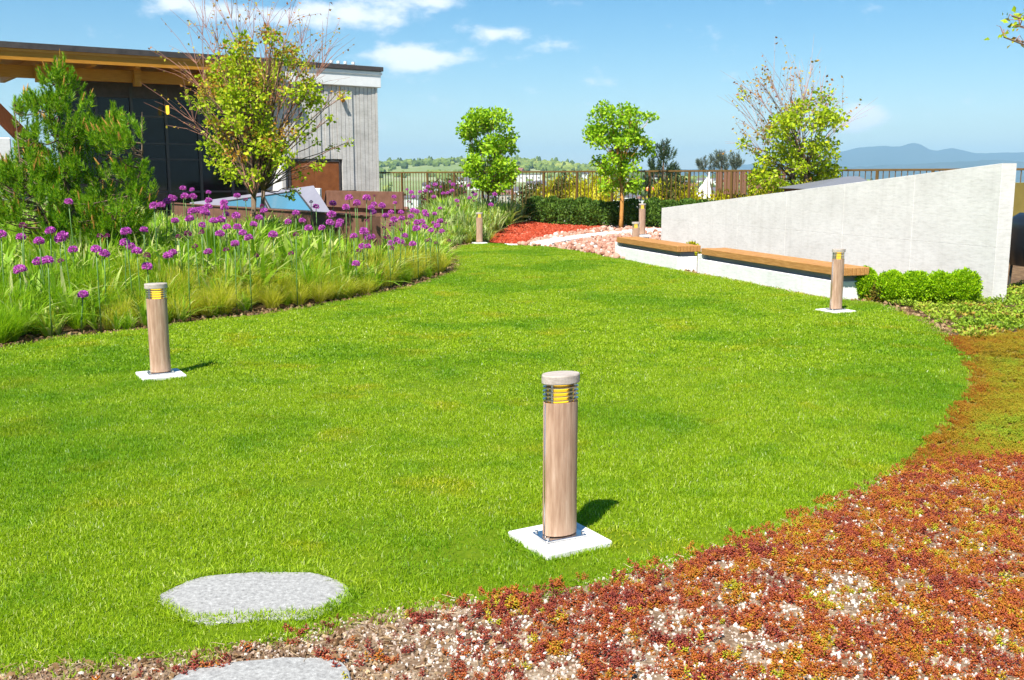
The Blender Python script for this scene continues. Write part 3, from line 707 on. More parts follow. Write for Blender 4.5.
# ------------------------------------------------------------------ bollard lights
def make_bollard():
    t = thing('bollard_light', (0, 0, 0), '', 'bollard light', 'timber bollard lights around the lawn')
    def lens(a, b, n=28, p=2.3):
        return [(a*math.copysign(abs(math.cos(q))**(2/p), math.cos(q)), b*math.copysign(abs(math.sin(q))**(2/p), math.sin(q))) for q in [2*math.pi*i/n for i in range(n)]]
    m = MB(); m.box(-.175, .175, -.175, .175, -.03, .028, bev=.006); m.build('pad', 'pad_concrete', t).rotation_euler[2] = R(3)
    m = MB(); m.box(-.105, .105, -.07, .07, .0285, .041, bev=.003); pl = m.build('base_plate', 'steel', t)
    bt = MB().tube([(0, 0, .041), (0, 0, .052)], .008, 6).mesh('bolt', 'steel')
    for sx in (-1, 1):
        for sy in (-1, 1): obj('bolt', bt, pl, (sx*.092, sy*.056, 0))
    body = [p for p in lens(.083, .052)]
    m = MB(); m.prism([(x*.985, y*.36) for x, y in body], .0415, .655); b = m.build('core', 'steel', t, True)
    # wooden shells front and back; the bright steel shows at the two sides
    for s in (-1, 1):
        pts = [(.083*math.cos(q)*.985, s*(.005+.051*math.sin(q))) for q in np.linspace(.06, math.pi-.06, 22)]
        inn = [(x*.93, y*.7) for x, y in reversed(pts)]
        m = MB(); m.prism(pts+inn if s > 0 else list(reversed(pts+inn)), .046, .662); m.build('timber_shell', 'bollard_wood', t)
    h = MB(); h.prism(lens(.036, .026, 16), .656, .745); lamp = h.build('lamp', 'amber_lens', t, True)
    pm = MB().tube([(0, 0, .655), (0, 0, .745)], .006, 6).mesh('post', 'steel')
    for sx in (-1, 1):
        for sy in (-1, 1): obj('post', pm, t, (sx*.058, sy*.026, 0))
    for k in range(4):
        z = .672+k*.0185; o_ = lens(.084, .056); i_ = lens(.05, .033)
        n = len(o_); m = MB()
        V = [(x, y, z) for x, y in o_]+[(x, y, z+.0045) for x, y in o_]+[(x, y, z+.006) for x, y in i_]+[(x, y, z+.0105) for x, y in i_]
        F = []
        for i in range(n):
            j = (i+1) % n; F += [(i, j, n+j, n+i), (n+i, n+j, 3*n+j, 3*n+i), (2*n+j, 2*n+i, 3*n+i, 3*n+j), (j, i, 2*n+i, 2*n+j)]
        m.add(V, F); m.build('louvre', 'steel', t)
    c = lens(.092, .062, 36, 2.0); m = MB(); n = 36
    V = [(x*.97, y*.96, .7455) for x, y in c]+[(x, y, .750) for x, y in c]+[(x, y, .782) for x, y in c]+[(x*.97, y*.96, .787) for x, y in c]
    F = [tuple(range(n-1, -1, -1)), tuple(range(3*n, 4*n))]
    for r in range(3):
        for i in range(n): j = (i+1) % n; F.append((r*n+i, r*n+j, r*n+n+j, r*n+n+i))
    m.add(V, F); m.build('cap', 'cap_wood', t)
    return t
bol = make_bollard()
bspots = [(559.5, 541.5, 0, 27, 'nearest timber bollard light, standing alone on the lawn in the foreground'),
          (161, 376.5, 0, 27, 'timber bollard light at left on the lawn before the grasses'),
          (835.5, 312, 0, 22, 'timber bollard light on the lawn before the near end of the long bench'),
          (479.5, 243.5, 0, 12, 'timber bollard light at the far end of the lawn by the allium bed')]
for i, (u, v, z, a, lb) in enumerate(bspots):
    o = bol if i == 0 else copy_tree(bol); p = gnd(u, v, z); o.location = p; o.rotation_euler[2] = R(a); o['label'] = lb
for (X, Y, u, vt, a, lb) in ((0, 24.6, 642.5, 203.5, 15, 'taller looking of two timber bollard lights standing among the pink stones'), (0, 21.6, 636, 222, 15, 'timber bollard light mostly hidden behind the shorter bench')):
    o = copy_tree(bol); p = pxat(u, vt, Y); o.location = (p.x, p.y, p.z-.787); o.rotation_euler[2] = R(a); o['label'] = lb

# ------------------------------------------------------------------ stepping stones and slabs
def slab_stone(px, label, z=.010, name='stepping_stone'):
    pts = spline([tuple(gnd(u, v, z)[:2]) for u, v in px], 5, True)
    c = np.mean(np.array(pts), 0); m = MB(); n = len(pts)
    rr = random.Random(len(px))
    pts = [(x+rr.uniform(-.004, .004), y+rr.uniform(-.004, .004)) for x, y in pts]
    V = []
    for (k, zz) in ((1.0, z-.07), (1.0, z-.006), (.985, z), (.6, z+.003), (.25, z+.004)):
        V += [(c[0]+(x-c[0])*k, c[1]+(y-c[1])*k, zz) for x, y in pts]
    F = [tuple(range(4*n, 5*n))]
    for r in range(4):
        for i in range(n): j = (i+1) % n; F.append((r*n+i, r*n+j, r*n+n+j, r*n+n+i))
    m.add(V, F); me = m.mesh(name, 'granite', False)
    import bmesh
    bm = bmesh.new(); bm.from_mesh(me); bmesh.ops.recalc_face_normals(bm, faces=bm.faces[:]); bm.to_mesh(me); bm.free()
    tag(obj(name, me), label, 'stepping stone', 'stepping stones')
slab_stone([(156, 598), (172, 588), (200, 577), (250, 572), (300, 572), (322, 574), (346, 584), (350, 592), (338, 606), (315, 617), (270, 618), (225, 622), (196, 622), (172, 611)], 'whole grey granite stepping stone lying in the lawn')
slab_stone([(160, 690), (172, 678), (195, 668), (240, 661), (290, 657), (330, 659), (345, 664), (352, 678), (350, 700), (330, 722), (260, 734), (190, 720)], 'grey granite stepping stone in the gravel, cut off by the bottom edge')
def far_slab():
    p = gnd(515, 245); m = MB(); m.box(-.22, .22, -.22, .22, -.03, .03, bev=.006); o = m.build('paving_slab', 'pad_concrete'); o.location = p; o.rotation_euler[2] = R(12)
    tag(o, 'small flat concrete slab in the far edge of the lawn', 'slab')
far_slab()
def kerb_path():
    px = [(541, 246.5), (560, 243), (590, 238.5), (620, 235), (650, 233), (680, 233)]
    c = spline([tuple(hpx(u, v)[:2]) for u, v in px], 5); V = []; n = len(c)
    for i, p in enumerate(c):
        q = c[min(i+1, n-1)]; q0 = c[max(i-1, 0)]; d = Vector((q[0]-q0[0], q[1]-q0[1], 0)).normalized(); s = Vector((-d.y, d.x, 0))
        w = .30; zz = hz(p[0], p[1])+.10
        for (a, z) in ((-w, zz-.2), (-w, zz), (w, zz), (w, zz-.2)): V.append((p[0]+s.x*a, p[1]+s.y*a, z))
    F = [(0, 1, 2, 3), tuple(4*(n-1)+k for k in (3, 2, 1, 0))]
    for i in range(n-1):
        for k in range(4): j = (k+1) % 4; F.append((4*i+j, 4*i+k, 4*i+4+k, 4*i+4+j))
    m = MB(); m.add(V, F); tag(m.build('path', 'bench_concrete'), 'narrow curving white concrete path through the pink stones', None, None, 'structure')
kerb_path()

# ------------------------------------------------------------------ railing
def s_of_u(u, off=0.0):
    a = (u-512)/FPX*CP; P = RL0-RN*off
    return (a*P.y-P.x)/(RDIR.x-RDIR.y*a)
def railing():
    S0, S1 = 0.0, s_of_u(1075); rz = math.atan2(RDIR.y, RDIR.x)
    t = thing('railing', (RL0.x, RL0.y, 0), 'long brown metal railing with thin pickets along the terrace edge', 'railing', rz=rz)
    L = S1-S0; zb = .52; zt = RTOP
    m = MB(); m.box(0, L, -.035, .035, zt-.05, zt, bev=.004); m.build('top_rail', 'railing_metal', t)
    m = MB(); m.box(0, L, -.02, .02, zb, zb+.04); m.build('bottom_rail', 'railing_metal', t)
    post = MB().box(-.03, .03, -.03, .03, .421, zt-.0505).mesh('post', 'railing_metal'); pk = MB().box(-.009, .009, -.009, .009, zb+.0405, zt-.0505).mesh('picket', 'railing_metal')
    sp = 1.33; n = int(L/sp)+1
    for i in range(n+1):
        if i*sp < L: obj('post', post, t, (i*sp+.03, 0, 0))
        for k in range(1, 9):
            x = i*sp+.03+k*sp/9
            if x < L: obj('picket', pk, t, (x, 0, 0))
railing()
def screen():
    s0, s1 = s_of_u(706), s_of_u(775); p = railpt(s0)+RN*.5
    t = thing('slatted_screen', (p.x, p.y, 0), 'brown vertical slat screen standing just behind the railing', 'screen', rz=math.atan2(RDIR.y, RDIR.x))
    L = s1-s0; zt = RTOP-.04; x = 0
    me = MB().box(0, .10, 0, .03, -.04, zt, bev=.004).mesh('slat', 'batten'); me2 = MB().box(0, .10, 0, .03, -.04, zt, bev=.004).mesh('slat', 'batten')
    i = 0
    while x < L: obj('slat', me if i % 2 else me2, t, (x, 0 if i % 2 else .02, 0)); x += .125; i += 1
    m = MB(); m.box(0, L, .07, .12, .5, .58); m.box(0, L, .07, .12, zt-.3, zt-.22); m.build('cross_rail', 'batten', t)
    c = pxat(699, 190, 32.5); o = thing('canvas_shade', (c.x, c.y, 0), 'white sloping canvas next to the brown slat screen', 'canvas')
    a = [pxat(688, 205, 32.4), pxat(709, 174, 32.4), pxat(712, 205, 32.0), pxat(695, 206, 31.8)]; q = Vector((c.x, c.y, 0))
    m = MB(); n = 8; V = []
    for i in range(n+1):
        t_ = i/n
        for j in range(n+1):
            w = j/n; p = (a[0].lerp(a[3], w)).lerp(a[1].lerp(a[2], w), t_)-q; p.y += .06*math.sin(t_*14+w*3); V.append(p)
    F = [(i*(n+1)+j, i*(n+1)+j+1, (i+1)*(n+1)+j+1, (i+1)*(n+1)+j) for i in range(n) for j in range(n)]
    m.add(V, F); m.build('canvas', 'white_paint', o, True)
    m = MB(); m.tube([pxat(709, 172, 32.5)-q, Vector((pxat(709, 172, 32.5).x-q.x, 0, -.05))], .03, 8); m.build('pole', 'white_paint', o)
screen()
def signal():
    p = pxat(650.5, 189, 31.5); t = thing('signal_post', (p.x, p.y, 0), 'thin dark post with two small red lamps behind the railing', 'post')
    m = MB(); m.tube([(0, 0, -.05), (0, 0, p.z-.02)], .05, 8); m.box(-.14, .14, -.03, .03, p.z-.06, p.z-.02); m.build('post', 'mullion', t)
    for sx in (-1, 1):
        m = MB(); m.tube([(sx*.085, -.03, p.z), (sx*.085, -.08, p.z), (sx*.085, -.1, p.z)], [.05, .065, .03], 10); m.build('lamp', 'orange_lamp', t)
signal()
def spots():
    for (u, v, lb) in ((570, 222.5, 'small white garden spotlight on the red mulch edge'), (613, 226, 'small white garden spotlight beside the young tree')):
        p = hpx(u, v); t = thing('garden_spotlight', p, lb, 'spotlight', 'garden spotlights', .4)
        m = MB(); m.tube([(0, 0, -.05), (0, 0, .16)], .018, 8); m.build('spike', 'white_paint', t)
        m = MB(); m.tube([(-.05, 0, .13), (.03, 0, .2), (.1, 0, .30), (.12, 0, .33)], [.04, .06, .075, .07], 12); m.build('head', 'white_paint', t)
spots()
def shed():
    Y = 21.0; a = pxat(806, 189, Y); t0 = pxat(850, 176.3, Y+1.2); b = pxat(884, 187, Y)
    t = thing('shed', (t0.x, t0.y, 0), 'low grey hipped roof just showing over the concrete wall', 'shed')
    q = Vector((t0.x, t0.y, 0)); A, B = a-q, b-q; zt = t0.z
    m = MB(); m.add([(A.x, -1.2, A.z), (B.x, -1.2, A.z), (B.x, 1.2, A.z), (A.x, 1.2, A.z), (-.05, 0, zt), (.2, 0, zt)], [(0,1,5,4),(1,2,5),(2,3,4,5),(3,0,4),(3,2,1,0)]); m.build('roof', 'grey_roof', t)
    m = MB(); m.box(A.x+.15, B.x-.15, -1.05, 1.05, -.05, A.z-.01); m.build('wall', 'batten', t)
shed()
def covered_grill():
    p = gnd(1030, 287); p = Vector((p.x+.12, 15.0, 0)); t = thing('covered_grill', p, 'grill under a glossy black cover behind the near end of the wall', 'grill')
    def blob(rx, ry, z0, z1, name, mat, nz=10, nn=28, wr=.05, pw=4.):
        m = MB(); V = []
        for i in range(nz+1):
            t_ = i/nz; k = (1-abs(2*t_-1)**6*.25) if t_ > .5 else 1-.12*(1-t_*2)**2
            for j in range(nn):
                q = 2*math.pi*j/nn; c, s_ = math.cos(q), math.sin(q)
                x = rx*math.copysign(abs(c)**(2/pw), c)*k; y = ry*math.copysign(abs(s_)**(2/pw), s_)*k
                w = 1+wr*math.sin(q*7+t_*2)*(1-t_)+wr*.5*math.sin(q*13+4*t_); V.append((x*w, y*w, z0+(z1-z0)*t_+.02*math.sin(q*5)*t_))
        F = [(i*nn+j, i*nn+(j+1) % nn, (i+1)*nn+(j+1) % nn, (i+1)*nn+j) for i in range(nz) for j in range(nn)]+[tuple(range(nz*nn, nz*nn+nn))]
        m.add(V, F); return m.build(name, mat, t, True)
    blob(.55, .4, .35, 1.12, 'cover', 'black_cover'); 
    for sx in (-.42, .42):
        for sy in (-.28, .28):
            m = MB(); m.tube([(sx*1.05, sy, 0), (sx, sy, .4)], .02, 8); m.build('leg', 'mullion', t)
    r = Vector((gnd(1030, 285).x, 13.9, .14)); m = MB(); V = []; F = []
    ico = bpy.data.meshes.new('b'); import bmesh
    bm = bmesh.new(); bmesh.ops.create_icosphere(bm, subdivisions=3, radius=.24)
    for v in bm.verts: v.co = v.co*(1+.35*mnoise.noise(v.co*5)); v.co.z *= .75
    bm.to_mesh(ico); bm.free(); ico.materials.append(MATS['boulder_rock']); ico.name = 'boulder'
    tag(obj('boulder', ico, None, r), 'pale grey boulder at the right edge below the black cover', 'boulder')
    # olive screen panel behind it
    s = railpt(s_of_u(1020)-1.0)-RN*.35; m = MB(); m.box(0, 3.5, 0, .05, .2, 1.55, bev=.006); o = m.build('privacy_panel', 'olive_panel'); o.location = (s.x, s.y, 0); o.rotation_euler[2] = math.atan2(RDIR.y, RDIR.x)
    tag(o, 'plain olive brown panel before the railing at the right edge', 'panel')
surf('olive_panel', [(0, (.13, .10, .02)), (1, (.20, .155, .035))], 3, rough=.8)
covered_grill()

# ------------------------------------------------------------------ ground cover
def view_pts(poly, dens, vmax=730, umin=-60, umax=1090, pad=0.):
    """random points in a polygon that the picture can see; dens(y) per square metre"""
    a = np.array(poly); x0, y0 = a.min(0); x1, y1 = a.max(0); out = []
    y = max(y0, 1.5)
    while y < y1:
        ya = min(y*1.12+.05, y1); w = x1-x0; n = rng.poisson(dens((y+ya)/2)*w*(ya-y))
        px = rng.uniform(x0, x1, n); py = rng.uniform(y, ya, n); out.append(np.stack([px, py], 1)); y = ya+1e-6
    P = np.concatenate(out); P = P[inpoly(P[:, 0], P[:, 1], poly)]
    dep = P[:, 1]*CP+CAMZ*SP; u = 512+FPX*P[:, 0]/dep; v = 340-FPX*(P[:, 1]*SP-CAMZ*CP)/dep
    return P[(u > umin) & (u < umax) & (v < vmax)]
def blade_tile(n, rad, hmin, hmax, w, seed, lean=.5):
    r = np.random.default_rng(seed)
    a = r.uniform(0, 2*np.pi, n); q = rad*np.sqrt(r.uniform(0, 1, n)); b = np.stack([q*np.cos(a), q*np.sin(a), np.full(n, -.004)], 1)
    h = r.uniform(hmin, hmax, n); t = r.uniform(0, 2*np.pi, n); l = np.abs(r.normal(0, lean, n)); d = np.stack([np.cos(t)*l, np.sin(t)*l, np.ones(n)], 1)
    d /= np.linalg.norm(d, axis=1, keepdims=True)
    s = r.uniform(0, 2*np.pi, n); S = np.stack([np.cos(s), np.sin(s), np.zeros(n)], 1)*(w*r.uniform(.7, 1.3, n))[:, None]/2
    mid = b+d*(h*.55)[:, None]; tip = b+d*h[:, None]; tip[:, :2] += (d[:, :2]*h[:, None])*.5; tip[:, 2] -= h*l*.18
    V = np.stack([b-S, b+S, mid-S*.8, mid+S*.8, tip], 1).reshape(-1, 3)
    k = np.arange(n)[:, None]*5; T = np.concatenate([k+[[0, 1, 3]], k+[[0, 3, 2]], k+[[2, 3, 4]]])
    return npmesh('grass_tuft', V, T, 'grass_blade')
STEP = [[tuple(gnd(u, v)[:2]) for u, v in p] for p in ([(158, 598), (200, 579), (250, 574), (320, 576), (348, 590), (335, 604), (310, 615), (270, 616), (200, 620), (175, 610)], [(162, 690), (195, 670), (290, 659), (345, 666), (350, 700), (260, 734)])]
PADS = [gnd(u, v) for u, v, *_ in bspots]
def off_hard(P, stone=True):
    k = np.ones(len(P), bool)
    for s in STEP: k &= ~inpoly(P[:, 0], P[:, 1], s)
    for i, c in enumerate(PADS):
        a = R(bspots[i][3]+3); dx, dy = P[:, 0]-c.x, P[:, 1]-c.y; ex = abs(dx*math.cos(a)+dy*math.sin(a)); ey = abs(-dx*math.sin(a)+dy*math.cos(a)); k &= ~((ex < .172) & (ey < .172))
    return k
def lawn_grass():
    src = [blade_tile(250, .13, .012, .028, .0033, 10+i, .75) for i in range(5)]+[blade_tile(150, .12, .014, .032, .0034, 20+i, .9) for i in range(2)]+[blade_tile(240, .24, .012, .026, .0075, 30+i, .75) for i in range(3)]
    P = view_pts(LAWN, lambda y: 165 if y < 6 else 130 if y < 7.5 else 95 if y < 11 else 58)
    # the tiles are discs: keep their centres off slabs by pulling near ones away
    P = P[off_hard(P)]; n = len(P)
    far = P[:, 1] > 9+rng.normal(0, .8, n)
    long_ = (rng.uniform(0, 1, n) < .10)
    idx = np.where(far, rng.integers(7, 10, n), np.where(long_, rng.integers(5, 7, n), rng.integers(0, 5, n)))
    d = polydist(P[:, 0], P[:, 1], LAWN); d2 = np.minimum.reduce([polydist(P[:, 0], P[:, 1], s) for s in STEP]+[np.hypot(P[:, 0]-c.x, P[:, 1]-c.y)-.2 for c in PADS])
    scl = rng.uniform(.8, 1.25, n); scl = np.where(d < .12, scl*.75, scl); scl = np.minimum(scl, np.clip((d2+.025)/.13, .18, 9))
    scatter('lawn_grass', np.column_stack([P, np.zeros(n)]), rz_rot(n, .05), scl, idx, rng.uniform(0, 1, n), src, 'short bright green grass blades of the lawn')
    # small tufts hugging the slabs, the kerbs and the lawn rim
    Q = []
    for s in STEP[:1]:
        L = spline(s, 12, True)
        cx_, cy_ = np.mean(np.array(s), 0)
        for (x, y) in L: Q += [(cx_+(x-cx_)*(1.05+abs(rng.normal(0, .03))), cy_+(y-cy_)*(1.06+abs(rng.normal(0, .04)))) for _ in range(4)]
    for i, c in enumerate(PADS[:3]):
        a = R(bspots[i][3]+3)
        for _ in range(130):
            t = rng.uniform(-.18, .18); sgn = rng.choice([-1, 1]); lx, ly = (t, sgn*.182) if rng.uniform() < .5 else (sgn*.182, t)
            Q.append((c.x+lx*math.cos(a)-ly*math.sin(a), c.y+lx*math.sin(a)+ly*math.cos(a)))
    for i in range(len(LAWN)):
        a, b = LAWN[i], LAWN[(i+1) % len(LAWN)]; l = math.hypot(b[0]-a[0], b[1]-a[1]); dens = 26 if a[1] < 8 else 14
        for _ in range(int(l*dens)+1): t = rng.uniform(); Q.append((a[0]+(b[0]-a[0])*t+rng.normal(0, .045), a[1]+(b[1]-a[1])*t+rng.normal(0, .045)))
    Q = np.array(Q); n = len(Q)
    rim = [blade_tile(26, .028, .015, .038, .0042, 50+i, .8) for i in range(4)]
    scatter('lawn_rim_grass', np.column_stack([Q, np.full(n, -.004)]), rz_rot(n, .1), rng.uniform(.7, 1.5, n), rng.integers(0, 4, n), rng.uniform(0, 1, n), rim, 'longer ragged grass along the lawn rim and slabs')
lawn_grass()

def pebble(seed, mat, sub=1, flat=.7):
    import bmesh
    bm = bmesh.new(); bmesh.ops.create_icosphere(bm, subdivisions=sub, radius=1)
    o = Vector((seed*7.3, seed*3.1, 0))
    for v in bm.verts:
        k = 1+.45*mnoise.noise(v.co*1.1+o); v.co *= k; v.co.z *= flat
    me = bpy.data.meshes.new('pebble'); bm.to_mesh(me); bm.free(); me.materials.append(MATS[mat])
    me.polygons.foreach_set('use_smooth', [sub > 1]*len(me.polygons)); return me
def twig_src(seed, mat, L=.05):
    r = random.Random(seed); m = MB(); p = Vector((0, 0, .004)); pts = [p]; d = Vector((1, 0, .05))
    for i in range(3): d = (d+Vector((0, r.uniform(-.4, .4), r.uniform(-.15, .2)))).normalized(); p = p+d*L/3; pts.append(p)
    m.tube(pts, [.0016, .0014, .0012, .0006], 4); return m.mesh('twig', mat)
def sedum_src(seed, stems=4, rad=.028, leaf=.0085, h=.024):
    """a little cushion of short stems packed with fat leaves"""
    r = np.random.default_rng(seed); V = []; F = []
    oc = np.array([[1.35, 0, .12], [.4, .30, .06], [.4, -.30, .06], [.4, 0, .34], [.4, 0, -.22], [-.25, 0, 0]])
    of = [[0, 1, 3], [0, 3, 2], [0, 2, 4], [0, 4, 1], [5, 3, 1], [5, 2, 3], [5, 4, 2], [5, 1, 4]]
    for s in range(stems):
        a = r.uniform(0, 2*np.pi); q = rad*math.sqrt(r.uniform()); b = np.array([q*math.cos(a), q*math.sin(a), 0]); hh = h*r.uniform(.5, 1.1)
        lean = np.array([b[0], b[1], 0])*.5
        for k in range(12):
            t = k/11; c = b+lean*t+np.array([0, 0, hh*(.15+.85*t)]); az = k*2.4+r.uniform(-.3, .3); el = -.1+1.1*t**1.5
            X = np.array([math.cos(az)*math.cos(el), math.sin(az)*math.cos(el), math.sin(el)]); Yv = np.array([-math.sin(az), math.cos(az), 0]); Z = np.cross(X, Yv)
            sz = leaf*r.uniform(.8, 1.2)*(1.1-.35*t); o = len(V)
            for p in oc: V.append(c+(X*(p[0]+.25)+Yv*p[1]+Z*p[2])*sz)
            F += [[i+o for i in f] for f in of]
    return V, F
def sedum():
    srcs = []
    for i in range(6): V, F = sedum_src(60+i, 3+i % 4); srcs.append(npmesh('sedum_cushion', V, F, 'sedum', True))
    P = view_pts(SEDUM, lambda y: 1150 if y < 5 else 950)
    P2 = view_pts(MOSS, lambda y: 700, umax=1060); ds = polydist(P2[:, 0], P2[:, 1], SEDUM); P2 = P2[rng.uniform(0, 1, len(P2)) < .8*np.exp(-(ds/.22)**1.5)]
    P = np.concatenate([P, P2]); P = P[off_hard(P)]
    u = np.array([proj((x, y, 0))[0] for x, y in P])
    n1 = vnoise(P[:, 0], P[:, 1], 1.5); n2 = vnoise(P[:, 0], P[:, 1], 5.5, 3.); n3 = vnoise(P[:, 0], P[:, 1], 21., 9.)
    d = polydist(P[:, 0], P[:, 1], LAWN)
    cov = .36*sst(180, 640, u)+.12*sst(640, 900, u)-.02+.26*n1+.30*n2+.30*n3+.16*sst(.35, .06, np.abs(d-.22))*sst(450, 560, u)
    # the bare pumice hollow in the middle of the bed
    hc = np.array([gnd(800, 590)[0], gnd(800, 590)[1]]); cov -= .26*np.exp(-((P[:, 0]-hc[0])**2/.35+(P[:, 1]-hc[1])**2/.10))
    hc = gnd(600, 640); cov -= .22*np.exp(-((P[:, 0]-hc.x)**2/.25+(P[:, 1]-hc.y)**2/.08))
    keep = (cov > .26+rng.normal(0, .13, len(P))) & (d > .02)
    P = P[keep]; n1 = n1[keep]; n2 = n2[keep]; n3 = n3[keep]; u = u[keep]; n = len(P)
    yel = vnoise(P[:, 0], P[:, 1], 2.6, 21.); or_ = vnoise(P[:, 0], P[:, 1], 6., 41.)
    tint = .36+.30*or_+.32*np.clip(yel-.1, 0, 1)+.12*sst(600, 900, u)-.12*sst(600, 350, u)+rng.normal(0, .13, n)
    tint = np.where(rng.uniform(0, 1, n) < .05, rng.uniform(.75, 1, n), tint)
    sc_ = rng.uniform(.55, 1.45, n)*(1+.25*n2)
    scatter('sedum', np.column_stack([P, np.full(n, -.006)]), rz_rot(n, .18), sc_, rng.integers(0, 6, n), np.clip(tint, 0.02, .98), srcs, 'red orange and yellow sedum carpet in the foreground')
    # pumice gravel, straw
    src = [pebble(i, 'pumice') for i in range(5)]
    P = view_pts(SEDUM, lambda y: 4600 if y < 4 else 2600); P = P[off_hard(P)]
    n = len(P); nb = vnoise(P[:, 0], P[:, 1], 3., 5.); u = np.array([proj((x, y, 0))[0] for x, y in P])
    t = .55+.25*nb+rng.normal(0, .22, n)-.30*sst(520, 250, u)
    s = np.exp(rng.normal(math.log(.0048), .42, n)); keep = rng.uniform(0, 1, n) < .78
    scatter('pumice_gravel', np.column_stack([P, np.full(n, -.002)])[keep], (rng.uniform(0, 6.28, (n, 3)))[keep], np.clip(s, .002, .011)[keep], rng.integers(0, 5, n)[keep], np.clip(t, 0, 1)[keep], src, 'pale pumice gravel between the sedum')
    src = [twig_src(i, 'straw', .05) for i in range(4)]
    P = view_pts(SEDUM, lambda y: 380); P = P[off_hard(P)]; n = len(P)
    u = np.array([proj((x, y, 0))[0] for x, y in P]); k = rng.uniform(0, 1, n) < .55+.45*sst(520, 300, u); P = P[k]; n = len(P)
    r = rz_rot(n, .12)
    scatter('dry_straw', np.column_stack([P, np.full(n, .002)]), r, rng.uniform(.3, 1.2, n), rng.integers(0, 4, n), rng.uniform(0, 1, n), src, 'dry tan straw and stalks lying on the gravel')
    src = [pebble(80+i, 'bark_chip', 1, .3) for i in range(4)]
    P = view_pts(SEDUM, lambda y: 2200, umax=560); P = P[off_hard(P)]; u = np.array([proj((x, y, 0))[0] for x, y in P]); P = P[rng.uniform(0, 1, len(P)) < sst(560, 300, u)]; n = len(P)
    scatter('bed_litter', np.column_stack([P, np.full(n, .001)]), rng.uniform(0, 6.28, (n, 3)), np.exp(rng.normal(math.log(.0065), .4, n)), rng.integers(0, 4, n), np.clip(rng.normal(.45, .3, n), 0, 1), src, 'brown bark crumbs and litter on the gravel at lower left')
    # moss carpet
    srcs = []
    for i in range(3): V, F = sedum_src(80+i, 13, .045, .0085, .020); srcs.append(npmesh('moss_cushion', V, F, 'moss_sedum', True))
    P = view_pts(MOSS, lambda y: 420 if y < 8 else 300, umax=1060); n = len(P)
    a = vnoise(P[:, 0], P[:, 1], .9, 11.); b = vnoise(P[:, 0], P[:, 1], 3.2, 13.); c = vnoise(P[:, 0], P[:, 1], 9., 15.)
    dl = polydist(P[:, 0], P[:, 1], LAWN); ds = polydist(P[:, 0], P[:, 1], SEDUM); t = .76+.32*a+.26*b+.14*c-.45*sst(.26, .05, dl)-.40*sst(8.8, 10.2, P[:, 1])-.20*sst(.4, .0, ds)+rng.normal(0, .06, n)
    k = (dl > .03) & (rng.uniform(0, 1, n) < .6+.9*sst(.05, .5, dl)+b*.5)
    scatter('moss_carpet', np.column_stack([P, np.full(n, -.004)])[k], rz_rot(n, .15)[k], rng.uniform(.7, 1.35, n)[k], rng.integers(0, 3, n)[k], np.clip(t, .02, .98)[k], srcs, 'olive and orange mossy sedum carpet right of the lawn')
    # green creepers beneath the round shrubs
    srcs = []
    for i in range(3):
        r = np.random.default_rng(90+i); m = 46; a = r.uniform(0, 6.28, m); q = .09*np.sqrt(r.uniform(0, 1, m)); B = np.stack([q*np.cos(a), q*np.sin(a), .01+.05*r.uniform(0, 1, m)], 1)
        D = np.stack([np.cos(a), np.sin(a), r.uniform(.1, 1.2, m)], 1); V, T = leaves_np(B, D, r.uniform(.025, .045, m), .6, .15, r); srcs.append(npmesh('creeper_sprig', V, T, 'creeper_leaf'))
    P = view_pts(CREEP, lambda y: 75, umax=1060); n = len(P); a = vnoise(P[:, 0], P[:, 1], 1.3, 31.); b = vnoise(P[:, 0], P[:, 1], 4., 33.); dl = polydist(P[:, 0], P[:, 1], LAWN)
    k = (rng.uniform(0, 1, n) < .58+.9*b) & (dl > .22)
    scatter('creeping_plants', np.column_stack([P, np.full(n, -.02)])[k], rz_rot(n, .1)[k], rng.uniform(.7, 1.4, n)[k], rng.integers(0, 3, n)[k], np.clip(.5+.6*a+rng.normal(0, .2, n), 0, 1)[k], srcs, 'low green creeping plants under the round shrubs')
sedum()
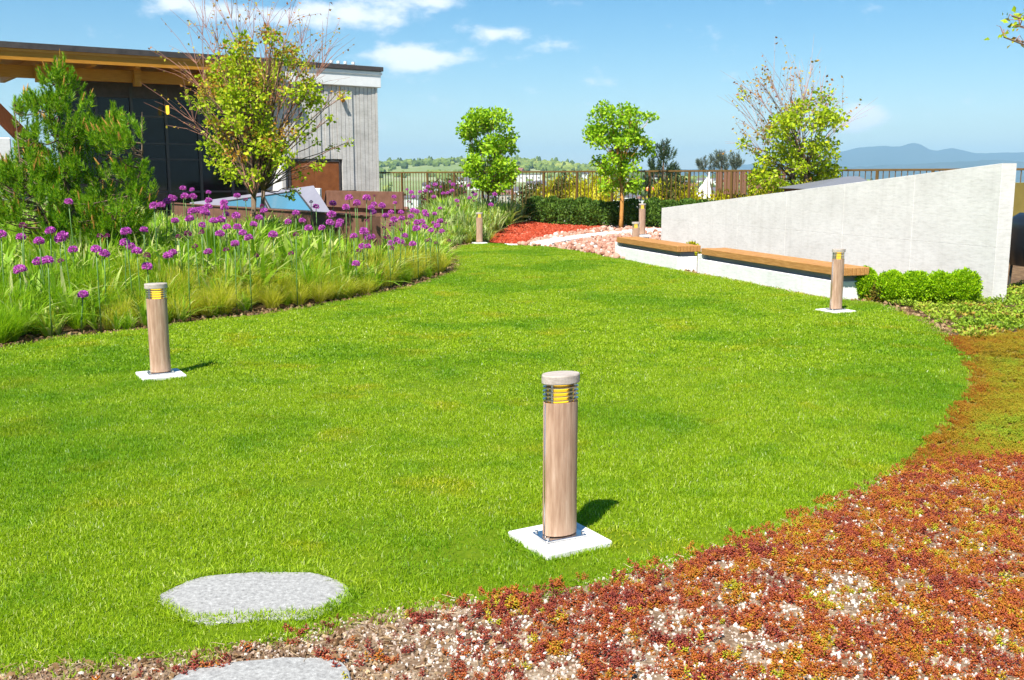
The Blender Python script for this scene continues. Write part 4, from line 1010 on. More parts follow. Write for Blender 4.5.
def stones():
    src = [pebble(20+i, 'river_stone', 2, .75) for i in range(5)]
    P = view_pts(STO, lambda y: 200); n = len(P); z = height(P[:, 0], P[:, 1])
    scatter('pink_stones', np.column_stack([P, z+rng.uniform(-.02, .06, n)]), rng.uniform(0, 6.28, (n, 3)), np.exp(rng.normal(math.log(.042), .32, n)), rng.integers(0, 5, n), np.clip(rng.normal(.5, .25, n), 0, 1), src, 'rounded pink and tan stones beside the far bench')
    src = [pebble(40+i, 'mulch_chip', 1, .35) for i in range(4)]
    P = view_pts(MUL, lambda y: 260); n = len(P); z = height(P[:, 0], P[:, 1])
    scatter('red_mulch_chips', np.column_stack([P, z+.035]), rng.uniform(0, 6.28, (n, 3)), rng.uniform(.012, .04, n), rng.integers(0, 4, n), np.clip(rng.normal(.5, .2, n), 0, 1), src, 'loose brick red mulch chips')
    # bark along the rims of the beds
    src = [pebble(60+i, 'bark_chip', 1, .3) for i in range(4)]
    Q = []
    for i in range(len(LAWN)):
        a, b = LAWN[i], LAWN[(i+1) % len(LAWN)]
        l = math.hypot(b[0]-a[0], b[1]-a[1]); 
        if a[1] < 6.5: continue
        for _ in range(int(l*170)): t = rng.uniform(); Q.append((a[0]+(b[0]-a[0])*t+rng.normal(0, .22), a[1]+(b[1]-a[1])*t+rng.normal(0, .22)))
    Q = np.array(Q); Q = Q[~inpoly(Q[:, 0], Q[:, 1], LAWN)]; Q = Q[~inpoly(Q[:, 0], Q[:, 1], MOSS)]; n = len(Q)
    scatter('bark_chips', np.column_stack([Q, height(Q[:, 0], Q[:, 1])-.012]), rng.uniform(0, 6.28, (n, 3)), rng.uniform(.012, .035, n), rng.integers(0, 4, n), np.clip(rng.normal(.55, .25, n), 0, 1), src, 'tan bark chips along the rim of the beds')
stones()

# ------------------------------------------------------------------ shrubs
def leafball(seed, rx, rz_, n, leaf, mats, boxy=2.0, lump=.22, core=True, split=None, up=.4, wid=.6):
    r = np.random.default_rng(seed); d = r.normal(size=(n, 3)); d /= np.linalg.norm(d, axis=1, keepdims=True)
    e = (np.abs(d)**boxy).sum(1)**(-1/boxy)
    ln = np.array([mnoise.noise(Vector(q)*2.3+Vector((seed, 0, 0))) for q in d])*lump+np.array([mnoise.noise(Vector(q)*6+Vector((0, seed, 0))) for q in d])*lump*.7
    k = (e*(1+ln))*(1-.30*r.uniform(0, 1, n)**2.2)
    P = d*k[:, None]*np.array([rx, rx, rz_]); P[:, 2] += rz_
    D = d*.8+r.normal(0, .55, (n, 3)); D[:, 2] += up
    V, T = leaves_np(P, D, leaf*r.uniform(.7, 1.3, n), wid, .2, r)
    return V, T
def shrub_core(seed, rx, rz_, boxy=2., k=.72):
    import bmesh
    bm = bmesh.new(); bmesh.ops.create_icosphere(bm, subdivisions=2, radius=1)
    for v in bm.verts:
        e = (abs(v.co.x)**boxy+abs(v.co.y)**boxy+abs(v.co.z)**boxy)**(-1/boxy); v.co *= e*k*(1+.15*mnoise.noise(v.co*2+Vector((seed, 0, 0)))); v.co.x *= rx; v.co.y *= rx; v.co.z = v.co.z*rz_+rz_
    me = bpy.data.meshes.new('inner_ball'); bm.to_mesh(me); bm.free(); return me
def shrub(name, loc, rx, rz_, n, leaf, mat, label, cat, group, seed, boxy=2.0, coremat='hedge_leaf', lump=.22, up=.4):
    t = thing(name, loc, label, cat, group, seed*.7)
    V, T = leafball(seed, rx, rz_, n, leaf, mat, boxy, lump, up=up); obj('foliage', npmesh('foliage', V, T, mat), t)
    c = shrub_core(seed, rx, rz_, boxy); c.materials.append(MATS[coremat]); obj('inner_ball', c, t)  # solid ball added inside the leaves to stop the view through
    return t
g = 'round green shrubs before the wall'
for i, (u, v, w, h, lb) in enumerate(((867, 299, 25, 33, 'round bright green shrub touching the near end of the bench'), (893, 302, 30, 33, 'bright green clipped shrub at the left end of the low hedge'), (917, 303.5, 32, 36, 'bright green clipped shrub second from left in the low hedge'),
                                     (942, 304, 32, 35, 'bright green clipped shrub third from left in the low hedge'), (966, 305, 32, 38, 'bright green clipped shrub nearest the end of the wall'))):
    p = gnd(u, v); p.y += .1; s = p.y/FPX; shrub('box_shrub', (p.x, p.y, -.02), w*s/2*random.uniform(.9, 1.0), h*s/2*random.uniform(.9, 1.0), 4600, .034, 'box_leaf', lb, 'shrub', g, 11+i, 2.0, 'box_leaf', .16)
p = gnd(879, 301); shrub('box_shrub', (p.x, p.y, -.02), .10, .14, 700, .03, 'box_brown_leaf', 'small browning shrub between the round green shrubs', 'shrub', None, 31)
p = gnd(706, 268); shrub('small_plant', (p.x-.1, p.y+.9, 0), .13, .2, 420, .06, 'yellow_shrub_leaf', 'small yellow green plant in the gap between two benches', 'plant', None, 35)
def hedge():
    pro = [shrub('hedge_shrub', (0, 0, 0), .31, .37, 2400, .065, 'hedge_leaf', '', 'shrub', 'dark clipped shrubs before the railing', 40+i, 3.2, 'hedge_leaf', .14) for i in range(3)]
    us = [537, 552, 570, 584, 599, 617, 632, 655, 671, 688, 705, 722]
    words = ['leftmost', 'second', 'third', 'fourth', 'fifth', 'sixth', 'seventh', 'eighth', 'ninth', 'tenth', 'eleventh', 'twelfth']
    for i, u in enumerate(us):
        o = pro[i] if i < 3 else copy_tree(pro[i % 3]); s = s_of_u(u, 1.25); P = railpt(s)-RN*1.25
        o.location = (P.x, P.y, max(hz(P.x, P.y), .12)-.02); k = random.uniform(.92, 1.1); o.scale = (k, k, random.uniform(.95, 1.12)); o.rotation_euler[2] = random.uniform(0, 6)
        o['label'] = ('leftmost dark green clipped shrub in the row before the railing' if i == 0 else '%s dark green clipped shrub from the left before the railing' % words[i])
    # shrubs growing beyond the railing
    specs = [('yellow_shrub', 'yellow_shrub_leaf', [(556, 1.45), (578, 1.5), (600, 1.6), (668, 1.35), (690, 1.25), (728, 1.15)], 'yellow green shrub'), ('loose_shrub', 'dark_shrub_leaf', [(437, 1.35), (452, 1.5), (566, 1.55), (536, 1.35), (676, 1.5)], 'loose dark green shrub'),
             ('yellow_shrub', 'yellow_shrub_leaf', [(770, 1.3), (800, 1.3)], 'low yellow green shrub')]
    where = {556: 'behind the railing above the second hedge shrub', 578: 'behind the railing above the third hedge shrub', 600: 'behind the railing, left of the young tree', 668: 'behind the railing below the dark pine', 690: 'behind the railing next to the white canvas', 728: 'poking up before the brown slat screen', 437: 'behind the railing over the alliums',
             452: 'behind the railing left of the lush young tree', 566: 'behind the railing over the yellow shrubs', 536: 'behind the railing right of the lush young tree', 676: 'behind the railing over the hedge by the pine', 770: 'right of the brown slat screen', 800: 'under the sparse tree behind the wall'}
    sd = 70
    for nm, mt, lst, lb in specs:
        for (u, zt) in lst:
            off = -.45 if u in (728,) else (-1.1 if u < 760 else .8); s = s_of_u(u, off); P = railpt(s)-RN*off; sd += 1
            shrub(nm, (P.x, P.y, -.04), random.uniform(.5, .7), zt/2+.05, 2200, .085, mt, lb+' '+where[u], 'shrub', 'shrubs beyond the railing', sd, 2.4, mt, .4, .9)
hedge()

# ------------------------------------------------------------------ trees
def clump_tree(name, base, trunk_top, outline, Y, dY, nclump, crad, nleaf, leaf, leafm, barkm, label, bare=(), trunk_r=.06, stems=1, bare_mat='twig_bark', redm=None, seed=1, redfrac=0., foot=None, group=None, sprigs=(), sprig_r=.5, limb_k=.27):
    """crown clumps spread through the volume the outline bounds; a limb runs to every clump"""
    r = random.Random(seed); nr = np.random.default_rng(seed)
    t = thing(name, base, label, 'tree', group); o = Vector(base); top = Vector(trunk_top)
    us = [p[0] for p in outline]; vs = [p[1] for p in outline]; uc = sum(us)/len(us); wu = (max(us)-min(us))/2
    C = []
    tries = 0
    while len(C) < nclump and tries < 20000:
        tries += 1; u = r.uniform(min(us), max(us)); v = r.uniform(min(vs), max(vs))
        if not inpoly(np.array([u]), np.array([v]), outline)[0]: continue
        w = max(0., 1-((u-uc)/wu)**2)**.5; y = Y+dY*w*r.uniform(-1, 1); p = pxat(u, v, y)
        if all((p-q).length > crad*.55 for q, _ in C): C.append((p, crad*r.uniform(.65, 1.25)))
    for (u, v) in sprigs: C.append((pxat(u, v, Y+r.uniform(-.5, .5)*min(1, dY)), crad*sprig_r))
    wood = MB(); tw = MB()
    sts = []
    for k in range(stems):
        a = 2*math.pi*k/max(stems, 1)+.4; sp = 0 if stems == 1 else .05 if foot else .10
        f = top+Vector((math.cos(a)*sp*2.2, math.sin(a)*sp*2.2, r.uniform(-.1, .2))); b = o+Vector((math.cos(a)*sp*.45, math.sin(a)*sp*.45, -.08))
        mid = b.lerp(f, .5)+Vector((r.uniform(-.04, .04), r.uniform(-.04, .04), 0)); rr = trunk_r/(stems**.5)
        wood.tube([b, b.lerp(mid, .5), mid, f], [rr*1.25, rr*1.02, rr*.95, rr*.8], 9); sts.append(f)
    def limb(f, p, r0, r1, mb, sag=.25, n=6):
        d = p-f; h = Vector((f.x+d.x*.35, f.y+d.y*.35, f.z+d.z*.62)); pts = []
        for i in range(n+1):
            q = i/n; a = f.lerp(h, q); b = h.lerp(p, q); c = a.lerp(b, q)
            if 0 < i < n: c += Vector((r.uniform(-1, 1), r.uniform(-1, 1), r.uniform(-1, 1)))*.03*d.length**.5
            pts.append(c)
        mb.tube([x for x in pts], [r0+(r1-r0)*(i/n)**.7 for i in range(n+1)], 6); return pts
    P = []; D = []; PR = []; DR = []
    for (c, cr) in C:
        f = min(sts, key=lambda s: (s-c).length); fr = trunk_r*limb_k*min(1, .5+.2*(c-f).length)
        path = limb(f, c, fr, .006, wood)
        m = int(nleaf*(cr/crad)**2)
        for k in range(4):                                            # twigs through the clump
            e = c+Vector((r.gauss(0, 1), r.gauss(0, 1), r.gauss(0.3, .8))).normalized()*cr*r.uniform(.6, 1.1); s0 = path[r.choice((-2, -1, -1, -3))]
            tw.tube([s0, s0.lerp(e, .5)+Vector((0, 0, .03)), e], [.004, .003, .0015], 4, cap=False)
        g = nr.normal(size=(m, 3)); g /= np.linalg.norm(g, axis=1, keepdims=True); g *= (cr*nr.uniform(0, 1, m)**.5)[:, None]; g[:, 2] *= .75
        q = np.array(c)+g; dd = g/(cr+1e-6)+nr.normal(0, .6, (m, 3)); dd[:, 2] += -.15
        if redm and r.random() < redfrac*(1.6 if c.z > o.z+2.6 else .6): PR.append(q); DR.append(dd)
        else: P.append(q); D.append(dd)
    for (u, v) in bare:                                               # long bare shoots, a few buds
        e = pxat(u, v, Y+r.uniform(-dY, dY)*.7); f = r.choice(sts); pts = limb(f, e, trunk_r*.16, .003, tw, n=8)
        for k in range(15):
            s0 = pts[r.randint(4, 7)]; dr = (e-f).normalized()+Vector((r.gauss(0, .45), r.gauss(0, .45), r.gauss(.1, .35))); ee = s0+dr*r.uniform(.25, .75)
            tw.tube([s0, s0.lerp(ee, .5)+Vector((0, 0, .04)), ee], [.0042, .0032, .0018], 4, cap=False)
            if r.random() < .5:
                q = np.array([ee, s0.lerp(ee, .7), s0.lerp(ee, .85)]); (PR if redm else P).append(q); (DR if redm else D).append(nr.normal(size=(3, 3)))
    def local(mb): mb.v = [(x-o.x, y-o.y, z-o.z) for x, y, z in mb.v]
    local(wood); local(tw)
    tr = wood.build('trunk', barkm, t, True)
    if tw.v: tw.build('twigs', bare_mat, tr)
    P = np.concatenate(P)-np.array(o); D = np.concatenate(D); V, T = leaves_np(P, D, leaf*nr.uniform(.6, 1.3, len(P)), .75, .18, nr); obj('crown', npmesh('crown', V, T, leafm), t)
    if PR:
        P = np.concatenate(PR)-np.array(o); D = np.concatenate(DR); V, T = leaves_np(P, D, leaf*.85*nr.uniform(.6, 1.2, len(P)), .7, .18, nr); obj('young_leaves', npmesh('young_leaves', V, T, redm), t)
    if foot:
        m = MB(); m.tube([(0, 0, -.05), (.01, 0, foot*.5), (0, 0, foot)], [trunk_r*1.15, trunk_r*.98, trunk_r*.9], 9); m.build('lit_trunk_foot', lit_foot_mat, tr, True)  # orange sleeve: sunlight on the lower trunk, put into its colour
    return t
lit_foot_mat = 'orange_bark'
# left maple
b = pxat(255, 236, 17.2); b.z = hz(b.x, b.y)
clump_tree('maple_tree', b, pxat(257, 196, 17.2), [(216, 52), (232, 32), (262, 30), (292, 42), (314, 74), (318, 98), (306, 125), (296, 150), (280, 172), (264, 184), (242, 182), (218, 170), (206, 150), (208, 125), (198, 104), (206, 78)], 17.2, 1.0, 108, .205, 76, .070, 'maple_leaf', 'bark',
           'tall sparse maple with bare red twigs rising before the pavilion', bare=[(200, 6), (226, 2), (252, 0), (268, 6), (296, 6), (308, 26), (338, 38), (332, 56), (186, 52), (178, 62), (170, 104), (330, 62), (274, 22), (236, 26), (318, 44), (190, 20)],
           trunk_r=.07, stems=3, redm='maple_red_leaf', seed=5, redfrac=.22, foot=.62, sprigs=[(330, 118), (338, 92), (318, 142), (332, 148), (344, 96), (302, 176), (296, 190), (316, 166), (348, 142), (322, 160), (290, 196), (186, 96)])
b = pxat(488, 226, 29.0); b.z = hz(b.x, b.y)
clump_tree('young_tree', b, pxat(489, 196, 29.0), [(466, 122), (472, 109), (488, 105), (506, 110), (514, 125), (529, 130), (524, 143), (509, 154), (515, 168), (508, 186), (491, 198), (472, 190), (464, 172), (470, 152), (463, 140)], 29.0, .9, 62, .23, 110, .10, 'bright_leaf', 'bark',
           'lush bright green young tree rising behind the allium bed', trunk_r=.06, stems=3, seed=9, group='lush young trees before the railing')
b = hpx(621, 231); b = Vector((pxat(621, 200, 27.3).x, 27.3, hz(pxat(621, 200, 27.3).x, 27.3)))
clump_tree('young_tree', b, pxat(621, 184, 27.3), [(592, 112), (604, 101), (620, 106), (640, 101), (653, 111), (652, 130), (648, 150), (648, 172), (638, 188), (620, 195), (604, 186), (599, 165), (591, 140)], 27.3, .85, 64, .215, 105, .095, 'bright_leaf', 'orange_bark',
           'lush bright green young tree with thin trunk in the pink stones', trunk_r=.055, stems=1, seed=12, group='lush young trees before the railing')
b = pxat(798, 215, 24.0); b.z = .05
clump_tree('sparse_tree', b, pxat(799, 176, 24.0), [(762, 124), (778, 108), (798, 102), (826, 97), (834, 112), (832, 140), (838, 165), (843, 182), (800, 196), (752, 194), (748, 176), (766, 162), (768, 142)], 24.0, 1.1, 76, .28, 92, .092, 'maple_leaf', 'bark',
           'sparse tree with bare upper twigs standing behind the concrete wall', bare=[(738, 92), (744, 86), (760, 84), (772, 86), (785, 80), (800, 66), (812, 64), (818, 80), (836, 92), (840, 100), (736, 122), (742, 112), (738, 142), (756, 96), (826, 86), (846, 124), (792, 74), (766, 78)], trunk_r=.07, stems=4, bare_mat='purple_twig', redm='maple_red_leaf', seed=21, redfrac=.08, sprigs=[(742, 96), (760, 82), (742, 146), (744, 142), (840, 126), (842, 118), (752, 152)])
clump_tree('overhanging_tree', (5.6, 7.4, -.02), (5.55, 7.4, 1.7), [(1120, -160), (1180, -260), (1330, -300), (1480, -200), (1500, -60), (1400, 60), (1250, 80), (1120, 20), (1080, -60)], 7.4, 1.2, 42, .26, 55, .05, 'maple_leaf', 'bark',
           'twig tips of an off-frame tree reaching in at the top right corner', trunk_r=.032, sprig_r=.38, limb_k=.14, sprigs=[(1012, 16), (1020, 26), (1016, 40), (1004, 37), (1024, 18)], stems=3, redm='maple_red_leaf', seed=31, redfrac=.2)

def pine(name, base, outline, Y, dY, nsh, sl, label, needle, seed, leaders, nneed=34, nlen=.075, nw=.006, candle=True, group=None, clus=0):
    r = random.Random(seed); nr = np.random.default_rng(seed); o = Vector(base); t = thing(name, base, label, 'tree', group)
    us = [p[0] for p in outline]; vs = [p[1] for p in outline]; wood = MB(); V = []; F = []; cand = MB(); cnt = 0
    axes = [[o+Vector((0, 0, -.1))]+[pxat(u, v, Y+dy) for (u, v, dy) in ld] for ld in leaders]
    for i, ax in enumerate(axes): wood.tube(ax, [(.07 if i == 0 else .03)*(1-.9*k/(len(ax)-1)) for k in range(len(ax))], 8)
    def axpt(z):
        best = None
        for ax in axes:
            for a, b in zip(ax[:-1], ax[1:]):
                if a.z <= z <= b.z: best = (best or [])+[a.lerp(b, (z-a.z)/(b.z-a.z+1e-9))]
        return best or [axes[0][1]]
    tries = 0; sh = []
    while len(sh) < nsh and tries < 40000:
        tries += 1; u = r.uniform(min(us), max(us)); v = r.uniform(min(vs), max(vs))
        if not inpoly(np.array([u]), np.array([v+4]), outline)[0]: continue
        row = [p for p in us]; uc = proj(axpt(pxat(u, v, Y).z)[0])[0]
        ins = np.arange(min(us), max(us), 3.); ok = ins[inpoly(ins, np.full(len(ins), v+4.), outline)]; w = (ok.max()-ok.min())/2+2; uc = (ok.max()+ok.min())/2
        y = Y+dY*(w/80)*math.sqrt(max(0, 1-((u-uc)/w)**2))*r.uniform(-1, 1); p = pxat(u, v, y)
        sh.append(p)
        for _ in range(r.randint(0, clus)):
            q = p+Vector((r.gauss(0, .13), r.gauss(0, .13), r.gauss(0, .07))); uu, vv = proj(q)
            if inpoly(np.array([uu]), np.array([vv+3]), outline)[0]: sh.append(q)
    for ld in axes: sh.append(ld[-1]+Vector((0, 0, -.1)))
    nn = nneed
    for k, p in enumerate(sh):
        a = min(axpt(p.z-.35*min(1, (p.x-o.x)**2+.3)), key=lambda q: (q-p).length); out = Vector((p.x-a.x, p.y-a.y, 0)); l = out.length
        d = (out.normalized()*(.45 if l > .15 else 0)+Vector((r.gauss(0, .12), r.gauss(0, .12), 1))).normalized(); s = sl*r.uniform(.7, 1.25)
        root = p-d*s
        if k % 5 == 0: wood.tube([a, a.lerp(root, .6)+Vector((0, 0, -.05)), root, p-d*s*.2], [.014, .009, .006, .003], 5, cap=False)
        side = d.cross(Vector((.3, .8, .1))).normalized(); sd2 = d.cross(side)
        tt = nr.uniform(0, 1, nn); az = nr.uniform(0, 2*np.pi, nn); tl = .55+.6*(1-tt)
        dirs = np.outer(np.cos(az)*tl, side)+np.outer(np.sin(az)*tl, sd2)+np.outer(.55+.9*tt, d); dirs /= np.linalg.norm(dirs, axis=1, keepdims=True)
        B = np.array(root)+np.outer(tt*s, np.array(d)); L = nlen*nr.uniform(.7, 1.2, nn)*(1-.35*tt)
        W = np.cross(dirs, nr.normal(size=(nn, 3))); W /= np.linalg.norm(W, axis=1, keepdims=True); W *= nw/2
        q = np.stack([B-W, B+W, B+dirs*L[:, None]], 1).reshape(-1, 3); V.append(q); F.append(np.arange(cnt, cnt+3*nn).reshape(-1, 3)); cnt += 3*nn
        if candle and r.random() < .16 : cand.tube([p-d*.02, p+d*.05, p+d*.10], [.011, .010, .003], 5)
    wood.v = [(x-o.x, y-o.y, z-o.z) for x, y, z in wood.v]; tr = wood.build('trunk', 'bark', t, True)
    V = np.concatenate(V)-np.array(o); obj('crown', npmesh('crown', V, np.concatenate(F), needle), t)
    if cand.v: cand.v = [(x-o.x, y-o.y, z-o.z) for x, y, z in cand.v]; cand.build('candles', 'pine_candle', tr)['kind'] = 'stuff'
PO = [(57, 50), (66, 60), (75, 74), (86, 84), (95, 95), (90, 110), (103, 122), (112, 102), (120, 108), (140, 105), (143, 122), (133, 142), (150, 165), (160, 182), (158, 200), (150, 225), (130, 248), (90, 262), (40, 266), (5, 262), (-20, 245), (-25, 180), (5, 155), (12, 142), (28, 122), (10, 100), (15, 94), (30, 86), (35, 70), (48, 64)]
b = pxat(78, 262, 14.6); b.z = hz(b.x, b.y)
pine('pine_tree', b, PO, 14.6, 1.15, 1700, .20, 'bushy green pine with upright candles before the pavilion', 'pine_needle', 3, [[(72, 210, 0), (60, 150, 0), (57, 58, 0)], [(100, 200, .2), (112, 150, .3), (116, 110, .3)], [(40, 210, -.2), (20, 160, -.2), (14, 104, -.1)], [(120, 210, -.3), (142, 170, -.3), (142, 112, -.2)]], 62, .095, .0115, clus=20)
b = pxat(662, 215, 36.); pine('far_pine', (b.x, b.y, -.05), [(664, 138), (672, 146), (670, 152), (680, 150), (679, 158), (672, 164), (680, 168), (684, 200), (640, 200), (646, 165), (652, 158), (650, 150), (658, 146)], 36., .9, 260, .22, 'dark green pine standing beyond the railing', 'far_pine_needle', 14, [[(663, 180, 0), (664, 142, 0)]], 40, .16, .018, False, 'pines beyond the railing')
b = pxat(722, 215, 42.); pine('far_pine', (b.x, b.y, -.05), [(722, 150), (730, 156), (741, 154), (745, 164), (735, 172), (700, 172), (694, 164), (700, 162), (712, 158)], 42., .9, 150, .26, 'pale grey green pine top showing above the slat screen', 'blue_pine_needle', 15, [[(722, 180, 0), (721, 152, 0)], [(735, 175, 0), (740, 156, 0)], [(708, 175, 0), (698, 162, 0)]], 34, .18, .016, False, 'pines beyond the railing')

# ------------------------------------------------------------------ flower bed: alliums, grasses, strap leaves
AL = [(68.6,202,0),(23,226,1),(50.5,231,0),(21,237.5,0),(1,235,0),(39,241.5,0),(63,236,0),(60,239,0),(73,250,0),(96,249.5,0),(104.5,254,0),(107,236,1),(126,232,0),(125,243,0),(131,247,0),(137,251.5,0),(144,230,0),(147,267,0),(39,262,0),(48,260.5,0),(61,261,1),(20,270,0),(83,295,0),(143,216,1),(119,204,1),(147,255.6,1),(100,236,1),
(183,188.5,0),(192,190,0),(185,196.7,0),(193,196.7,0),(208.6,192.6,0),(170.6,196.7,0),(173.5,198.7,0),(167,201.5,0),(161,205.5,0),(154,206,0),(154,211,1),(208.6,200.8,0),(208,207,0),(224,203,0),(224.5,208,0),(226,214.4,0),(237,196,0),(245.5,200,1),(262,206,1),(192,211.7,0),(197,211,0),(202,210,0),(205,213,0),(189.5,219,0),(175,221,0),(202.5,225.4,0),(213.4,221.3,0),(221,220,0),(236,216,0),(237.3,227.4,0),(226.8,227.4,0),(220,234,0),(201.4,232.5,1),(188,234,1),(178.4,236.7,1),(195,246.6,1),(242.8,233,0),(248.7,238,0),(235,244,0),(208,252,0),(168,256,0),(172.7,253,0),(253.7,224.7,0),(259,218,0),(264,211,0),(226,249.7,1),(256.5,256,1),
(273,235,0),(296,235,1),(291,253.5,1),(296,213.5,0),(288,222,0),(302.4,221,0),(316,207,0),(311,202,1),(331.6,214.7,0),(330,222.8,0),(340,222,0),(338.6,225.7,0),(322,228,0),(308.6,228.6,0),(349,198,0),(366.7,198.3,0),(374.5,195.7,1),(332.8,203.7,0),(346,207.4,0),(357,203,0),(355,205,1),(371,207.8,0),(374,204.4,0),(382.5,205.5,0),(373,212.5,0),(395,203,0),(394,197,0),(385.5,216,0),(394,220,0),(391,212.5,0),(367,220.6,1),
(413,210.6,0),(417,211.7,0),(424.7,212,0),(426,215,0),(434.7,214,0),(411,216.4,0),(401,212.6,0),(401.7,218.6,0),(393.4,219.6,0),(385,216,0),(433.5,223,0),(440,221.4,0),(437,226,0),(445.6,223,1),(431,230.5,0),(436.6,232,1),(442,231.4,0),(413.7,228,0),(416.7,229,0),(417,223,0),(422,222,0),(424.6,227,0),(408.4,223.5,1),(401,229.7,1),(405,236,0),(396,240,0),(401,242,0),(391,243.6,0),(392,248.7,1),(405.8,245,1),(412.7,244.3,0),(426,240.8,1),(429.6,240.6,1),(436,243,1),(449,240.6,1),(364,231.4,0),(353.8,236.4,0),(368,238,0),(372,237,0),(362,246.6,0),(367.5,246.8,0),(359,250.5,1),(356,264,0),(384,227.7,1),(391.7,225,1),(387.5,237.6,1),
(450,182,0),(453,184.7,0),(461,186.5,0),(469.3,185.6,0),(435,185,0),(440.5,187,0),(428,187,0),(426,191,0),(420,192,0),(431,192,0),(452,191,0),(447.6,193,0),(434,197,0),(413.5,197,0),(411.4,192.6,0),(443,193.5,0),(473,192.6,0),(475.4,194.7,0),(469.6,198,0),(464.7,192.5,1),(457,201,0),(474.4,201,1),(425,199.7,1),(409,201.8,1),(440,208.5,0),(458,205.5,1),(491,205,0),(494.7,194.4,0),(480,190.5,1),(491,198,1),(407,189.6,0),(382,205.8,0),(372.6,207.6,0),(509,193,1),(521,193,1)]
PW_A, PW_B = gnd(172, 203.5, 1.0), gnd(369, 216.5, 1.0)
def behind_planter(x, y):
    dx, dy = PW_B.x-PW_A.x, PW_B.y-PW_A.y
    return ((x-PW_A.x)*dy-(y-PW_A.y)*dx < .12*math.hypot(dx, dy)) and x < PW_B.x+.1
_DIRCHK = behind_planter(PW_A.x-1, PW_A.y+4)
def flower_head(seed, r0, bud):
    r = np.random.default_rng(seed); n = 300 if not bud else 110
    d = r.normal(size=(n, 3)); d /= np.linalg.norm(d, axis=1, keepdims=True); d[:, 2] = np.where(d[:, 2] < -.35, -.35*r.uniform(0, 1, n), d[:, 2])
    P = d*r0*.68*np.array([1, 1, .85]); V, T = leaves_np(P, d+r.normal(0, .35, (n, 3)), np.full(n, r0*.40)*r.uniform(.7, 1.25, n), .75, .1, r)
    return npmesh('flower_head', V, T, 'allium_bud' if bud else 'allium_floret')
HEADS = [flower_head(200+i, .062, False) for i in range(4)]; BUDS = [flower_head(220+i, .042, True) for i in range(2)]
STEMS = []
for i in range(4):
    m = MB(); rr = random.Random(i); dx, dy = rr.uniform(-.03, .03), rr.uniform(-.03, .03); m.tube([(dx, dy, -1), (dx*.9, dy*.9, -.6), (dx*.4, dy*.4, -.3), (0, 0, 0)], [.0085, .008, .007, .006], 6); STEMS.append(m.mesh('stem', 'allium_stem', True))
ORD = ['first', 'second', 'third', 'fourth', 'fifth', 'sixth', 'seventh', 'eighth', 'ninth', 'tenth', 'eleventh', 'twelfth', 'thirteenth', 'fourteenth', 'fifteenth', 'sixteenth', 'seventeenth', 'eighteenth', 'nineteenth', 'twentieth']
ROW = ['top', 'second', 'third', 'fourth', 'fifth', 'sixth', 'seventh', 'eighth']
def allium_labels():
    reg = {}
    for i, (u, v, s) in enumerate(AL):
        if u < 150: w = 'before the pine'
        elif u < 216: w = 'left of the maple trunk'
        elif u < 272: w = 'around the maple trunk'
        elif u < 345: w = 'below the skylight'
        elif v < 203 and u > 405: w = 'against the railing'
        elif u < 400: w = 'by the end of the planter'
        else: w = 'left of the far bollard light'
        reg.setdefault(w, []).append(i)
    out = {}
    for w, L in reg.items():
        L.sort(key=lambda i: AL[i][1])
        for r in range(0, len(L), 7):
            for k, i in enumerate(sorted(L[r:r+7], key=lambda i: AL[i][0])):
                out[i] = ('small magenta allium bud' if AL[i][2] else 'purple allium ball')+', %s from left in %s row %s' % (ORD[k], ROW[r//7], w)
    out[0] = 'tallest purple allium, standing alone before the dark pine'; out[22] = 'lowest mauve allium head, close to the lawn at far left'
    return out
LBL = allium_labels()
def alliums():
    ya = np.arange(9., 36., .08)
    for i, (u, v, s) in enumerate(AL):
        best = None
        for h in (random.uniform(.72, 1.0), .55, .85, 1.05, .4, 1.2, 1.35):
            ps = [pxat(u, v, y) for y in ya]; hh = height(np.array([p.x for p in ps]), ya)
            for p, y, g_ in zip(ps, ya, hh):
                if g_ <= .004 or (u < 372 and behind_planter(p.x, y)): continue
                e = abs((p.z-g_)-h)
                if best is None or e < best[0]: best = (e, p, p.z-g_)
            if best and best[0] < .05: break
        if best is None: continue
        e, p, h = best
        if h < .15: continue
        lb = LBL[i]
        t = thing('allium', (p.x, p.y, p.z-h), lb, 'flower', 'alliums in the bed')
        k = random.uniform(.85, 1.15); st = obj('stem', STEMS[i % 4], t, (0, 0, h)); st.scale = (1, 1, h+.03); st.rotation_euler[2] = i
        hd = obj('flower_head', BUDS[i % 2] if s else HEADS[i % 4], t, (0, 0, h)); hd.scale = (k, k, k); hd.rotation_euler = (random.uniform(-.25, .25), random.uniform(-.25, .25), i*1.7)
alliums()
